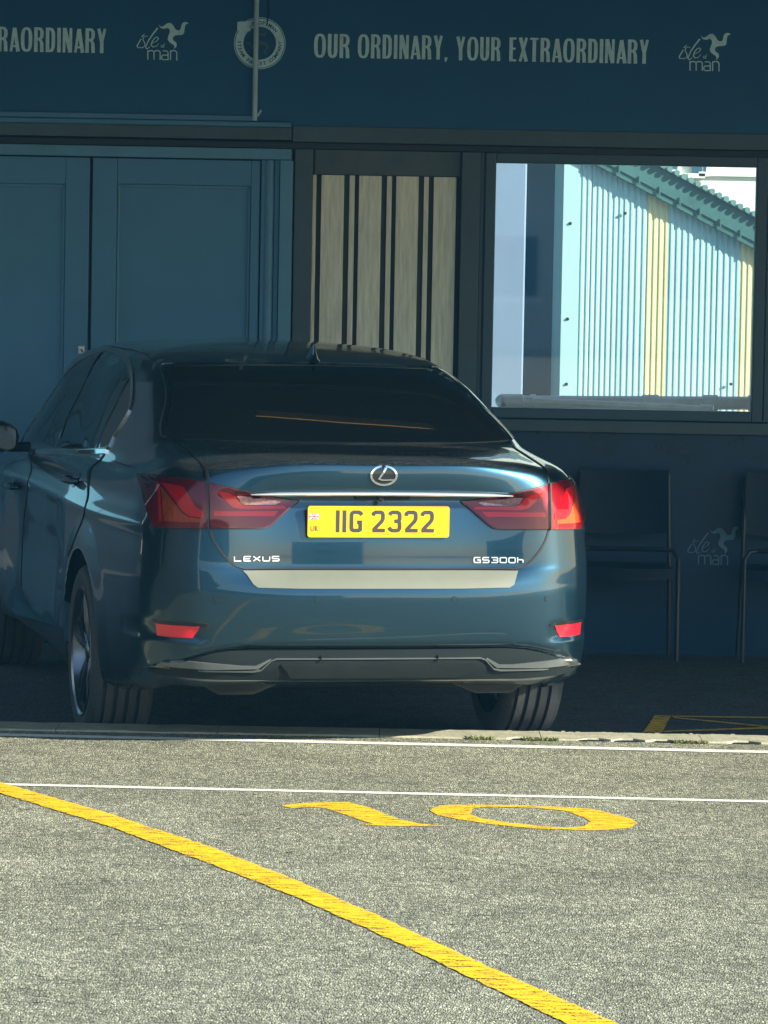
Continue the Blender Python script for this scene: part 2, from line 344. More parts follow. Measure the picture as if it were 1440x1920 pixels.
def darkglass():
    m,N,L,b=node_mat('dark_tinted_glass')
    b.inputs['Base Color'].default_value=(.006,.010,.011,1); b.inputs['Roughness'].default_value=.02; b.inputs['IOR'].default_value=1.52
    tc=N.new('ShaderNodeTexCoord'); n=N.new('ShaderNodeTexVoronoi'); n.inputs['Scale'].default_value=45; L.new(tc.outputs['Object'],n.inputs['Vector'])
    n2=N.new('ShaderNodeTexNoise'); n2.inputs['Scale'].default_value=4; L.new(tc.outputs['Object'],n2.inputs['Vector'])
    mr=N.new('ShaderNodeMapRange'); mr.inputs[1].default_value=.06; mr.inputs[2].default_value=.03; mr.inputs[3].default_value=0; mr.inputs[4].default_value=.5; L.new(n.outputs['Distance'],mr.inputs[0])
    m3=N.new('ShaderNodeMapRange'); m3.inputs[1].default_value=.45; m3.inputs[2].default_value=.65; L.new(n2.outputs['Fac'],m3.inputs[0])
    mu=N.new('ShaderNodeMath'); mu.operation='MULTIPLY'; L.new(mr.outputs[0],mu.inputs[0]); L.new(m3.outputs[0],mu.inputs[1])
    film=N.new('ShaderNodeMath'); film.operation='ADD'; film.inputs[1].default_value=.028; L.new(mu.outputs[0],film.inputs[0])
    df=N.new('ShaderNodeBsdfDiffuse'); df.inputs[0].default_value=(.40,.38,.32,1); mx=N.new('ShaderNodeMixShader')
    L.new(film.outputs[0],mx.inputs[0]); L.new(b.outputs[0],mx.inputs[1]); L.new(df.outputs[0],mx.inputs[2]); L.new(mx.outputs[0],N['Material Output'].inputs[0])
    return m
M['glass']=darkglass()
M['chrome']=mat('polished_chrome',(.75,.78,.80),.08,metal=1)
M['badgechrome']=mat('satin_badge_chrome',(.80,.82,.84),.32,metal=.8)
M['satin']=mat('satin_silver_trim',(.42,.44,.44),.25,metal=.8)
M['trimdark']=mat('dull_grey_trim',(.16,.18,.18),.28,metal=.5,var=.1)
M['blackgloss']=mat('black_gloss_trim',(.012,.015,.017),.12)
M['blackplastic']=mat('black_bumper_plastic',(.012,.016,.017),.6,spec=.2,var=.15,scale=12)
M['lowerpaint']=mat('dark_diffuser_paint',(.012,.018,.020),.6,spec=.2,var=.08)
M['protector']=mat('cream_bumper_protector_film',(.125,.14,.11),.5,var=.05,scale=8)
M['gap']=mat('shut_line_gap',(.003,.004,.005),.6)
M['tyre']=mat('tyre_rubber',(.050,.055,.057),.7,var=.2,scale=30,bump=.2,bscale=60)
M['rim']=mat('dark_silver_alloy',(.17,.19,.22),.25,metal=.9)
M['lampdark']=mat('deep_red_lamp_housing',(.22,.008,.022),.25,coat=1)
M['lampred']=mat('bright_red_lamp_guide',(.90,.012,.03),.2,coat=1)
M['lampamber']=mat('amber_indicator',(.60,.20,.03),.3,coat=1,var=.4,scale=60,stretch=(3,1,.3))
M['lampclear']=mat('clear_reversing_lens',(.42,.55,.58),.12,metal=.5,coat=1,var=.35,scale=90)
M['lens']=glassy('tinted_tail_lens',(.95,.62,.64),-.015)
M['plate']=mat('yellow_number_plate',(.86,.455,.002),.35,coat=.3)
M['plateink']=mat('plate_black_ink',(.03,.032,.04),.5)
M['flagblue']=mat('flag_blue',(.03,.05,.22),.5); M['flagred']=mat('flag_red',(.5,.03,.04),.5); M['flagwhite']=mat('flag_white',(.75,.75,.72),.5)
M['plateedge']=mat('plate_red_brown_edge',(.30,.07,.02),.5)

# ------------------------------------------------------------------ ground
KY0, KY1 = 14.44, 14.69
def sheet(name, x0,x1,y0,y1,z0,z1,m):
    return obj(name,[(x0,y0,z0),(x1,y0,z0),(x1,y1,z1),(x0,y1,z1)],[(0,1,2,3)],m)
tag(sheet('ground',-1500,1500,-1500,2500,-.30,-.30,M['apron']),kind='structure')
road=tag(obj('road',[(-60,-60,RZ),(60,-60,RZ),(60,KY0,RZ),(-60,KY0,RZ),(-60,-60,-.29),(60,-60,-.29)],[(0,1,2,3),(4,5,1,0)],M['road']),kind='structure')
def zfloor(y): return -.028-.003*max(0,(y-15)) if y<18 else -.037-.04*(y-18)
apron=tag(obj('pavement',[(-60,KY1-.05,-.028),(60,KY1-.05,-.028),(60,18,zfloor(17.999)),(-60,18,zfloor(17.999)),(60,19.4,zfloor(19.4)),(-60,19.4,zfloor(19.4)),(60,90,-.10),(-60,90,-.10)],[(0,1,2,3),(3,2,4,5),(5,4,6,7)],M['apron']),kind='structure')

# kerb : stones with worn notches
kerb=empty('kerb',(0,KY0,RZ)); kerb['kind']='structure'
x=-6.0; ks=random.Random(3)
notches=[onground(a,1390).x for a in (985,1108,1176,1250,1395)]
while x<6.0:
    L_=.60; mb=MB(); x1=x+L_-.003
    def top(t): return .006+.003*noise.noise(Vector((t*9,0,1)))
    n=14; v=[]; f=[]
    for i in range(n+1):
        t=x+(x1-x)*i/n; y0=.010*noise.noise(Vector((t*7,2,0)))
        for nx in notches:
            if abs(t-nx)<.045: y0+=.045
        zt=top(t); v+=[(t,y0,-.03),(t,y0,zt-.006),(t,y0+.006,zt),(t,KY1-KY0-.002,zt-.002),(t,KY1-KY0-.002,-.12)]
    for i in range(n):
        for k in range(4): f.append((i*5+k,(i+1)*5+k,(i+1)*5+k+1,i*5+k+1))
    f.append((0,1,2,3,4)); f.append(tuple(n*5+k for k in (4,3,2,1,0)))
    obj('kerb_stone',v,f,M['kerb'],kerb); x+=L_
# dark drain slots in the notches and the toothed grating behind
mb=MB()
for nx in notches: mb.box(nx-.045,nx+.05,-.012,.034,-.005,.0015)
mb.build('drain_slot',M['gap'],kerb)
mb=MB(); xx=.48; rg_=random.Random(5)
while xx<3.0:
    if rg_.random()<.85: mb.box(xx,xx+.012+rg_.uniform(0,.006),KY1-KY0+.001,KY1-KY0+.018,-.06,.001+rg_.uniform(-.003,.004))
    xx+=.022+rg_.uniform(0,.006)
tag(mb.build('grating_teeth',M['kerb'],kerb),kind='stuff')

# weeds along the kerb
def weeds(px0,px1,nb,label):
    mb=MB(); a=onground(px0,1392).x; b=onground(px1,1392).x
    for i in range(nb):
        x=random.uniform(a,b); y=KY0+random.uniform(-.03,.008); z_=RZ; h=random.uniform(.003,.014); an=random.uniform(0,6.28); l=random.uniform(.008,.02)
        dx,dy=cos(an)*l,sin(an)*l; wx,wy=-sin(an)*.003,cos(an)*.003
        mb.add([(x-wx,y-wy,z_),(x+wx,y+wy,z_),(x+dx*.6+wx,y+dy*.6+wy,z_+h),(x+dx,y+dy,z_+h*.8)],[(0,1,2),(0,2,3)])
    o=mb.build('weed',M['weed']); tag(o,label,'weed',None)
weeds(878,925,170,'short green weeds beside the edge of the car shadow at the kerb')
weeds(985,1045,260,'largest tuft of pale green weeds at the kerb below the rear tyre')
weeds(1262,1325,230,'low green weeds at the kerb below the yellow hatched box')

# markings
def band(name,pts,m,z=RZ+.002,jit=.004,label=None):
    """closed outline on the ground, edges roughened"""
    out=[]
    n=len(pts)
    for i in range(n):
        a=Vector(pts[i]).to_3d(); b=Vector(pts[(i+1)%n]).to_3d(); k=max(1,int((b-a).length/.02))
        for j in range(k):
            p=a+(b-a)*j/k; q=noise.noise_vector(p*23)*jit+noise.noise_vector(p*90)*jit*.8; out.append(Vector((p.x+q.x,p.y+q.y)))
    n=len(out); r=delaunay_2d_cdt(out,[(i,(i+1)%n) for i in range(n)],[],0,1e-6)
    pl=[(p.x,p.y) for p in out]; tr=[tuple(f) for f in r[2] if inside(cen(r[0],f),pl)]
    ob=obj(name,[(v.x,v.y,z if not callable(z) else z(v.y)) for v in r[0]],tr,m); ob['kind']='structure'
    return ob
G=lambda a,b:onground(a,b)
def line_px(name,p0,p1,h0,h1,m,z=RZ+.002):
    # painted line between two points with constant real width
    a=G(*p0); b=G(*p1); d=(b-a).normalized(); nn=Vector((-d.y,d.x,0)); wd=(h0)/2
    return band(name,[a-nn*wd,b-nn*wd,b+nn*wd,a+nn*wd],m,z)
line_px('white_line',(-120,1375.5),(1560,1413.5),.075,0,M['white'])
line_px('white_line',(-120,1468.5),(1560,1506.5),.050,0,M['white'])
yt=[(-40,1457),(0,1468),(200,1525),(400,1591),(550,1650),(700,1714),(900,1807),(1155,1920),(1250,1962)]
yb=[(1160,1968),(1062,1920),(900,1843),(700,1748),(550,1681),(400,1623),(200,1549),(0,1488),(-40,1477)]
band('yellow_line',[G(*p) for p in yt+yb],M['yellow'],RZ+.003,.006)
# digit 1 and 0, drawn sheared as they lie on the road
one=[(527,1512),(545,1508.5),(600,1505),(652,1505),(690,1514),(722,1527),(752,1538),(790,1546),(845,1549.5),(740,1550),(690,1548),(672,1546),(700,1545.5),(672,1537),(640,1526),(608,1515.5),(580,1514),(548,1516)]
band('painted_digit',[G(*p) for p in one],M['yellow'],RZ+.002,.003)
oo=[(806,1520),(822,1512),(860,1509),(918,1510),(990,1511.5),(1060,1514.5),(1110,1518),(1150,1527),(1185,1537),(1195,1545),(1180,1553),(1140,1557),(1085,1558),(1000,1554),(925,1547),(860,1537),(820,1529)]
oi=[(888,1517),(900,1514.5),(950,1514),(1010,1516),(1060,1521),(1092,1532),(1108,1542),(1096,1550),(1062,1553),(1010,1549.5),(950,1543),(905,1536),(880,1527)]
def ringband(name,outer,inner,m,z):
    V=[];E=[];loops=[]
    for loop in (outer,inner):
        pts=[G(*p) for p in loop]; o=[]
        for i in range(len(pts)):
            a=pts[i]; b=pts[(i+1)%len(pts)]; k=max(1,int((b-a).length/.02))
            for j in range(k):
                p=a+(b-a)*j/k; q=noise.noise_vector(p*23)*.003+noise.noise_vector(p*90)*.003; o.append(Vector((p.x+q.x,p.y+q.y)))
        s=len(V); V+=o; m_=len(o); E+=[(s+i,s+(i+1)%m_) for i in range(m_)]
        loops.append([(p.x,p.y) for p in o])
    r=delaunay_2d_cdt(V,E,[],0,1e-6); tr=[tuple(f) for f in r[2] if inside(cen(r[0],f),loops[0]) and not inside(cen(r[0],f),loops[1])]
    ob=obj(name,[(v.x,v.y,z) for v in r[0]],tr,m); ob['kind']='structure'
ringband('painted_digit',oo,oi,M['yellow'],RZ+.002)
# yellow hatched box in the shade
zf=lambda y: zfloor(y)+.004
def shade_band(pts): 
    q=[]
    for p in pts:
        g=G(*p)
        for _ in range(4): g=onground(p[0],p[1],zfloor(g.y)+.004)
        q.append(g)
    return band('yellow_line',q,M['yellow'],zf,.003)
shade_band([(1228,1341),(1258,1341.5),(1241,1373.5),(1206,1373)])
shade_band([(1260,1341.5),(1700,1348),(1700,1351),(1259,1343.5)])
shade_band([(1264,1344.5),(1440,1361),(1700,1386),(1700,1390),(1420,1361.5),(1262,1346)])
shade_band([(1246,1370),(1440,1363),(1700,1352),(1700,1354.5),(1440,1366),(1244,1372.5)])

# ------------------------------------------------------------------ building wall (Y = 19.15)
YW=19.15
BX0,BX1=-2.55,7.0
bld=empty('terminal_building',(0,YW,-.083),0,'dark blue ferry terminal wall with slogan fascia, double doors and a window','building')
inv=Matrix.Translation((0,YW,-.083)).inverted()
def bpart(mb,name,m,parent=None,smooth=False,label=None):
    parent=parent or bld
    off = Vector((0,YW,-.083))
    mb.v=[v-off for v in mb.v]
    return mb.build(name,m,parent,smooth,label)
def wx(px,py=400,Y=YW): return onwall(px,py,Y).x
def wz(px,py,Y=YW): return onwall(px,py,Y).z
def rect(px0,py0,px1,py1,Y=YW):
    a=onwall((px0),(py0+py1)/2,Y).x; b=onwall(px1,(py0+py1)/2,Y).x; c=onwall((px0+px1)/2,py0,Y).z; d=onwall((px0+px1)/2,py1,Y).z
    return a,b,d,c
# fascia panels
xs=wx(480,120); zb=onwall(800,243,YW).z; ztop=3.45
sp1=bpart(MB().box(BX0,xs-.003,YW-.09,YW+.06,zb+.012,ztop),'sign_panel',M['navy'],label='left fascia panel with the end of the slogan')
sp2=bpart(MB().box(xs+.003,BX1,YW-.09,YW+.06,zb,ztop),'sign_panel',M['navy'],label='right fascia panel with the whole slogan')
YS=YW-.09
def signmap(parent):
    off=Vector((0,YW,-.083)); n=Vector((0,-1,0))
    return lambda x,z:(Vector((x,YS,z))-off,n)
def signword(txt,px0,px1,pyt,pyb,parent):
    V,T_,wd=word2d(txt); a=onwall(px0,(pyt+pyb)/2,YS); b=onwall(px1,(pyt+pyb)/2+0.0183*(px1-px0),YS)
    z0=onwall(px0,pyb,YS).z; hh=onwall(px0,pyt,YS).z-z0
    V=[(a.x+(b.x-a.x)*x/wd, z0+hh*y) for x,y in V]
    relief('lettering',V,T_,signmap(parent),.0025,M['letter'],parent,label='word '+txt.strip(','))
signword('OUR',589,655.5,63,108,sp2); signword('ORDINARY,',671,839,64,109,sp2); signword('YOUR',855,938.5,68.5,113,sp2); signword('EXTRAORDINARY',955,1217,70,115,sp2)
signword('EXTRAORDINARY',-62,200,49,95,sp1)
tri=[(535,185),(550,212),(580,220),(615,200),(640,178),(665,168),(695,171),(722,192),(742,225),(760,255),(785,270),(815,268),(832,245),(838,205),(852,173),(880,157),(912,158),(940,178),(908,183),(890,208),(882,255),(878,300),(862,325),(830,333),(780,335),(742,345),(722,375),(730,405),(762,428),(778,455),(772,490),(735,525),(745,492),(735,467),(698,445),(665,415),(653,380),(668,335),(685,290),(678,252),(650,235),(615,250),(570,245),(545,220)]
def isle_logo(parent,ox,oy,sc=1/7.2,Y=None,mapf=None,lm=None):
    Y=Y or YS
    V=[];Fc=[]
    t=[Vector(p) for p in tri]; V+=t; Fc.append(list(range(len(t))))
    st=[([(345,315),(305,358)],[6,18]),([(298,383),(262,440),(243,475),(250,502),(300,500)],[14,17,18,12,9]),
        ([(388,352),(362,345),(330,362),(320,395),(345,440),(350,480),(310,506),(250,500)],[9,8,9,12,14,13,9,6]),
        ([(520,238),(455,320),(400,400),(368,470),(358,505),(380,520),(420,485)],[22,20,17,13,12,12,7]),
        ([(440,445),(505,415),(532,380),(515,358),(480,372),(445,420),(432,465),(455,495),(500,485),(538,445)],[7,9,12,11,12,15,15,12,9,5]),
        (ell(578,485,13,15,14),6,True),([(600,505),(603,460),(616,448)],6),
        ([(387,665),(387,540)],15),([(387,560),(412,543),(448,543),(470,562),(470,665)],15),([(470,562),(492,543),(532,543),(553,562),(553,668)],15),
        ([(588,547),(640,547),(660,566),(660,665),(592,665),(574,648),(574,618),(590,603),(660,603)],14),
        ([(693,670),(693,540)],15),([(693,560),(715,543),(755,543),(778,566),(778,676)],15)]
    v2,f2=stroke_polys(st); n=len(V); V+=v2; Fc+=[[i+n for i in q] for q in f2]
    V,T_=union2d(V,Fc)
    off=Vector((0,YW,-.083)); P=[]
    cr,sr=1,0.0183
    for x,y in V:
        p=onwall(ox+x*sc,oy+y*sc,Y); P.append((p.x,p.z))
    # logos stand upright on the wall: undo the camera roll inside the mark
    relief('lettering',P,T_,mapf or signmap(parent),.0025,lm or M['letter'],parent,label='isle of man wordmark with three-legged emblem')
isle_logo(sp2,1240,40); isle_logo(sp1,1240-1016.5,40-20.5)
# ring badge, half on each panel
c=onwall(487,81,YS); K=19.06/F
off=Vector((0,YW,-.083))
def disc(name,strokes,thick,m,parent,label=None):
    V,Fc=stroke_polys(strokes); V,T_=union2d(V,Fc)
    relief(name,[(c.x+x*K,c.z+y*K) for x,y in V],T_,signmap(parent),thick,m,parent,label=label)
disc('badge_ring',[(ell(0,0,38,38,64),15,True),(ell(0,0,47.5,47.5,64),1.2,True)],.002,M['letter'],sp2)
emb=[]
for k in range(3):
    a=radians(90+120*k+15)
    R_=lambda x,y:(x*cos(a)-y*sin(a),x*sin(a)+y*cos(a))
    emb.append(([R_(0,0),R_(10,3),R_(16,-3),R_(13,-13),R_(18,-17)],[7,6,5,3.5,3]))
disc('badge_emblem',emb,.002,mat('faint_badge_print',(.05,.12,.16),.6),sp2)
def ringtext(txt,a0,a1,r,flip):
    n=len(txt)
    VV=[];TT=[]
    for i,ch in enumerate(txt):
        if ch==' ': continue
        V,T_=text2d(ch,.02); t=radians(a0+(a1-a0)*i/(n-1)); s=len(VV)
        for x,y in V:
            x*=9.0; y=(y-.35)*9.0
            if not flip: rr=r+y; an=t-x/r
            else: rr=r-y; an=t+x/r
            VV.append((c.x+rr*cos(an)*K,c.z+rr*sin(an)*K))
        TT+=[tuple(q+s for q in f) for f in T_]
    relief('lettering',VV,TT,signmap(sp2),.0035,M['navy'],sp2,label='round badge text '+txt)
ringtext('ISLE OF MAN',140,40,38,False); ringtext('STEAM PACKET COMPANY',178,362,38,True)
# taped patch
q=[(445,41),(468,39.5),(470,58),(452,62),(445,57)]
pp=[onwall(a,b,YS) for a,b in q]
bpart(MB().prism([(p.x,p.z) for p in pp],YS-.006,YS-.0045),'tape_patch',M['letter'],sp1)
# conduit
a=onwall(482,-60,YS-.03); b=onwall(477.5,226,YS-.03); a.x=(a.x+b.x)/2;b.x=a.x
bpart(MB().tube([(a.x,YS-.025,ztop),(a.x,YS-.025,b.z)],.0125,12),'conduit',M['pipe_w'],None,True)
bpart(MB().tube([(a.x+.012,YS-.03,b.z+.02),(a.x+.03,YS-.02,b.z+.05)],.006,6),'bracket',M['pipe_w'])
bpart(MB().tube([(a.x+.05,YS-.006,3.2),(a.x+.058,YS-.006,3.0),(a.x+.05,YS-.006,2.94)],.003,5),'cable',M['gap'])
# ledge mouldings under left fascia
x0,x1,z0,z1=rect(-400,211,475,221); bpart(MB().box(BX0,x1,YW-.12,YW,z0,z1,.003),'ledge',M['doorpaint'])
x0,x1,z0,z1=rect(-400,222,548,232); bpart(MB().box(BX0,x1,YW-.14,YW,z0,z1-.002,.004),'ledge',M['doorpaint'])
# beam
za=onwall(300,263,YW).z; zc=onwall(300,234,YW).z
bpart(MB().box(BX0,wx(548,250),YW-.115,YW+.05,za+.008,zc-.004,.004),'beam',M['steelgrey'])
zb2=onwall(1100,277,YW).z; zt2=onwall(1100,246,YW).z
bpart(MB().box(wx(548,250)+.003,BX1,YW-.10,YW+.05,zb2,zt2-.002,.004),'beam',M['steelgrey'])
bpart(MB().box(BX0,BX1,YW-.03,YW+.045,zb2-.03,zb2-.002),'beam_underside',M['dark'])
# door frame and doors
zf0=zfloor(YW)
x0,x1,z0,z1=rect(-400,270,548,292); ztf=z1; zbf=z0
bpart(MB().box(BX0,x1,YW-.07,YW+.04,z0,z1-.004,.003),'door_frame',M['doortrim'])
xj0=wx(524,450); xj1=wx(548,450)
bpart(MB().box(xj0,xj1,YW-.072,YW+.04,zf0,zbf-.002,.003),'door_frame',M['doortrim'])
bpart(MB().box(wx(514,450),xj0-.002,YW-.05,YW+.03,zf0,zbf-.002,.003),'door_jamb',M['doorpaint'])
bpart(MB().tube([(wx(505,450),YW-.035,zf0),(wx(505,450),YW-.035,zbf-.004)],.022,14),'door_post',M['doortrim'],None,True)
bpart(MB().box(wx(489,450),wx(497.5,450),YW-.04,YW+.03,zf0,zbf-.002,.002),'door_jamb',M['doorpaint'])
def leaf(pxl,pxr,ppl,ppr,pyt,label):
    xl,xr=wx(pxl,450),wx(pxr,450); il,ir=wx(ppl,450),wx(ppr,450); zt=zbf-.006; zi=onwall((ppl+ppr)/2,pyt,YW).z; zbot=zf0+.012; zk=zf0+.16
    d=bpart(MB().box(xl,il,YW-.03,YW+.02,zbot,zt,.002),'door',M['doorpaint'],label=label)
    offp=Vector((0,YW,-.083))
    def sub(mb,name,m):
        mb.v=[v-offp for v in mb.v]; return mb.build(name,m,d)
    sub(MB().box(ir,xr,YW-.03,YW+.02,zbot,zt,.002),'stile',M['doorpaint'])
    sub(MB().box(il+.0015,ir-.0015,YW-.029,YW+.02,zi,zt,.002),'rail',M['doorpaint'])
    sub(MB().box(il+.0015,ir-.0015,YW-.029,YW+.02,zbot,zk,.002),'rail',M['doorpaint'])
    sub(MB().box(il-.002,ir+.002,YW-.004,YW+.01,zk-.002,zi+.002),'door_panel',M['doorpaint'])
    # glazing beads round the panel
    g=.014
    sub(MB().box(il+.002,il+g,YW-.018,YW-.003,zk+.002,zi-.002,.003),'bead',M['doortrim']); sub(MB().box(ir-g,ir-.002,YW-.018,YW-.003,zk+.002,zi-.002,.003),'bead',M['doortrim'])
    sub(MB().box(il+g+.001,ir-g-.001,YW-.018,YW-.003,zi-g,zi-.002,.003),'bead',M['doortrim'])
    return d,sub
leaf(173.5,486,219,470,347,'right door leaf of the pair')
d1,sub1=leaf(-200,167.5,-150,123,343,'left door leaf of the pair, with a small white lock')
p=onwall(153,656,YW-.03)
sub1(MB().box(p.x-.016,p.x+.014,YW-.036,YW-.029,p.z-.018,p.z+.018,.002),'lock_plate',M['flagwhite'])
sub1(MB().tube([(p.x-.002,YW-.045,p.z+.004),(p.x+.008,YW-.045,p.z-.012)],.003,6),'lock_turn',M['gap'])
bpart(MB().box(BX0,wx(-203,450),YW-.06,YW+.03,zf0,zbf-.003),'door_frame',M['doortrim'])
bpart(MB().box(wx(-203,450),wx(486,450),YW+.022,YW+.04,zf0,zbf+.02),'door_backing',M['gap'])
# pillars
bpart(MB().box(wx(551,450),wx(585,450),YW-.06,YW+.04,zf0,zb2-.033,.003),'pillar',M['steelgrey'])
bpart(MB().box(wx(863,450),wx(898,450),YW-.05,YW+.04,zf0,zb2-.033,.003),'pillar',M['steelgrey'])
bpart(MB().box(wx(899.5,450),wx(904,450),YW-.03,YW+.04,zf0,zb2-.033),'pillar_flange',M['winframe'])
# ribbed concrete panel
px_l,px_r=wx(587,480),wx(861,480)
zl=onwall(725,329,YW).z
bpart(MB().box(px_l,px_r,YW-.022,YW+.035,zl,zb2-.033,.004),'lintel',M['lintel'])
bpart(MB().box(px_l,px_r,YW+.012,YW+.035,zf0,zl-.002),'wall',M['groove'],label='dark recess behind the pale ribs')
for (a,b,m_) in [(587.5,594,1),(603.5,646,0),(656,666,1),(674,716,0),(726,735.5,1),(743.5,785.5,0),(795.5,804.5,1),(814,856,0)]:
    xa,xb=wx(a-3,480),wx(b-3,480)
    bpart(MB().box(xa,xb,YW-.014 if not m_ else YW-.006,YW+.011,zf0,zl-.003,.002),'rib',M['board'])
# window
wf=rect(906,286,1438,786); gl=rect(925,307,1413,768)
gx0,gx1=wx(926,530),wx(1413.5,530); gz0=onwall(1168,767.5,YW).z; gz1=onwall(1168,310,YW).z
fx0,fx1=wx(906,530),wx(1434,530); fz0=onwall(1168,787,YW).z; fz1=zb2-.033
win=bpart(MB().box(fx0,gx0,YW-.045,YW+.035,fz0,fz1,.004),'window',M['winframe'])
def wsub(mb,name,m,smooth=False):
    mb.v=[v-off for v in mb.v]; return mb.build(name,m,win,smooth)
wsub(MB().box(gx1,fx1,YW-.045,YW+.035,fz0,fz1,.004),'frame',M['winframe'])
wsub(MB().box(gx0+.001,gx1-.001,YW-.044,YW+.035,gz1,fz1,.004),'frame',M['winframe'])
wsub(MB().box(gx0+.001,gx1-.001,YW-.044,YW+.035,fz0,gz0,.004),'frame',M['winframe'])
wsub(MB().box(gx0-.004,gx1+.004,YW-.003,YW+.003,gz0-.004,gz1+.004),'pane',M['pane'])
bpart(MB().box(fx1+.003,BX1,YW-.05,YW+.04,fz0,fz1,.003),'wall',M['winframe'],label='dark panel right of the window')
# rail and lower wall
zr0=onwall(1210,812,YW).z; 
bpart(MB().box(wx(905,800),BX1,YW-.075,YW+.035,zr0,fz0-.003,.005),'rail',M['steelgrey'])
lw=bpart(MB().box(wx(905,1000),BX1,YW-.03,YW+.03,zf0-.02,zr0-.002),'lower_panel',M['navy2'],label='dark lower wall panel with small isle of man mark')
off3=Vector((0,YW,-.083))
isle_logo(lw,1256,966,Y=YW-.03,lm=mat('dim_letter_print',(.09,.20,.25),.6),mapf=lambda x,z:(Vector((x,YW-.03,z))-off3,Vector((0,-1,0))))
bpart(MB().box(BX0,BX1,YW+.062,YW+.12,fz1+.001,ztop),'wall',M['dark'],label='wall behind the fascia')
bpart(MB().box(BX0,fx0+.02,YW+.062,YW+.12,zf0-.05,fz1-.001),'wall',M['dark'],label='wall behind the doors and ribs')
bpart(MB().box(fx0+.022,BX1,YW+.062,YW+.12,zf0-.05,fz0+.02),'wall',M['dark'],label='wall behind the lower panel')
bpart(MB().box(wx(897,450),fx0+.02,YW-.01,YW+.05,zf0,fz1-.001),'filler',M['winframe'])
# canopy above, cream painted front edge: casts the shade
zc_=3.32; ye=15.15-.9*zc_; YR=17.0   # translucent strip added in the canopy, mirrored as golden streaks
for y0_,y1_ in ((ye,YR-.07),(YR+.07,19.40)): bpart(MB().box(-6,16,y0_,y1_,zc_+.003,zc_+.15),'canopy_roof',M['canopy'])
for xa_,xb_ in ((-.45,.50),(1.9,3.1)): bpart(MB().box(xa_,xb_,YR-.069,YR+.069,zc_+.12,zc_+.13),'added_streak_strip',M['goldstrip'])
for xa_,xb_ in ((-6,-.452),(.502,1.898),(3.102,16)): bpart(MB().box(xa_,xb_,YR-.069,YR+.069,zc_+.006,zc_+.145),'canopy_roof',M['canopy'])
bpart(MB().box(-6,16,ye-.012,ye-.001,zc_+.003,zc_+.07),'canopy_edge',M['fascia_edge'])
for xx in (-3.6,3.2,7.2): bpart(MB().box(xx-.05,xx+.05,ye+.05,19.0,zc_-.14,zc_+.001,.006),'canopy_beam',M['steelgrey'])
bpart(MB().box(-6,16,17.9,18.0,zc_-.10,zc_+.001),'canopy_beam',M['steelgrey'])
for xx in (-5.9,11.5): bpart(MB().tube([(xx,ye+.4,0),(xx,ye+.4,zc_-.002)],.07,16),'canopy_post',M['steelgrey'],None,True)

# ------------------------------------------------------------------ what stands beyond the window
YP=20.1
def pxy(px,py,Y): return onwall(px,py,Y)
def pipe(name,label,p0,p1,Y0,Y1,r,collars,elbow=False):
    a=onwall(*p0,Y0); b=onwall(*p1,Y1)
    e=empty(name,(a+b)/2,0,label,'pipe','pipes lying behind the window sill'); o=(a+b)/2
    mb=MB(); pts=[a-o,b-o]
    if elbow: pts=[Vector((a.x-o.x-.02,a.y-o.y+.16,a.z-o.z)),Vector((a.x-o.x-.015,a.y-o.y+.05,a.z-o.z))]+pts
    mb.tube(pts,r,18).build('barrel',M['galv'],e,True)
    d=(b-a)
    for t,l,k in collars:
        p=a+d*t-o; u=d.normalized()*l/2
        MB().tube([p-u,p-u*.9,p+u*.9,p+u],[r*1.0,r*k,r*k,r*1.0],18).build('collar',M['galv'],e,True)
    return e
pipe('pipe','thin pale pipe slanting in front of the thicker pipe behind the window',(984,752),(1335,768),19.55,19.55,.019,[(.02,.05,1.35),(.97,.07,1.25)])
pipe('pipe','thick grey jointed pipe lying along the bottom of the window',(950,754),(1440,756),19.9,19.9,.034,[(.02,.12,1.22),(.10,.03,1.2),(.55,.09,1.2),(.78,.08,1.22),(.93,.02,1.2)],True)
# support the pipes stand on
yy=19.34
sh=tag(MB().box(gx0-.2,gx1+.4,yy,20.3,gz0-.12,gz0-.055,.004).build('shelf',M['galv']),'grey metal shelf carrying the pipes behind the window','shelf')
for xx in (gx0-.1,gx1+.3): MB().box(xx,xx+.05,yy+.1,20.2,zfloor(20),gz0-.122).build('shelf_leg',M['galv'],sh)

# teal shed with cream stripes
YT=26.0
shed=empty('corrugated_shed',(onwall(1050,760,YT).x,YT,-.1),0,'sunlit teal corrugated shed with cream yellow stripes seen through the window','shed')
so=shed.location.copy()
tx=lambda px: onwall(px,560,YT).x
zA=onwall(1130,312,YT); zB=onwall(1415,463,YT)
def roofz(x): return zA.z+(zB.z-zA.z)*(x-zA.x)/(zB.x-zA.x)
pitch=tx(1111)-tx(1100)
sheets=[(1052,1103,'teal'),(1103,1163,'teal'),(1163,1208,'teal'),(1208,1250,'yel'),(1250,1340,'teal'),(1340,1386,'teal'),(1386,1428,'yel'),(1428,1500,'teal'),(1500,1590,'teal'),(1590,1640,'yel')]
for i,(a,b,mm) in enumerate(sheets):
    x0,x1=tx(a)+.001,tx(b)+.006; n=max(1,round((x1-x0)/pitch)); v=[];f=[]
    prof=[]
    for k in range(n):
        for t,d in ((0,0),(.30,0),(.42,-.0055),(.78,-.0055),(.90,0)): prof.append((x0+(x1-x0)*(k+t)/n,d))
    prof.append((x1,0))
    for (xx,dd) in prof:
        v+= [(xx-so.x, dd+(.004 if i%2 else 0), 0),(xx-so.x, dd+(.004 if i%2 else 0), roofz(xx)-so.z-.02)]
    for k in range(len(prof)-1): f.append((2*k,2*k+2,2*k+3,2*k+1))
    obj('cladding_sheet',v,f,M[mm],shed)
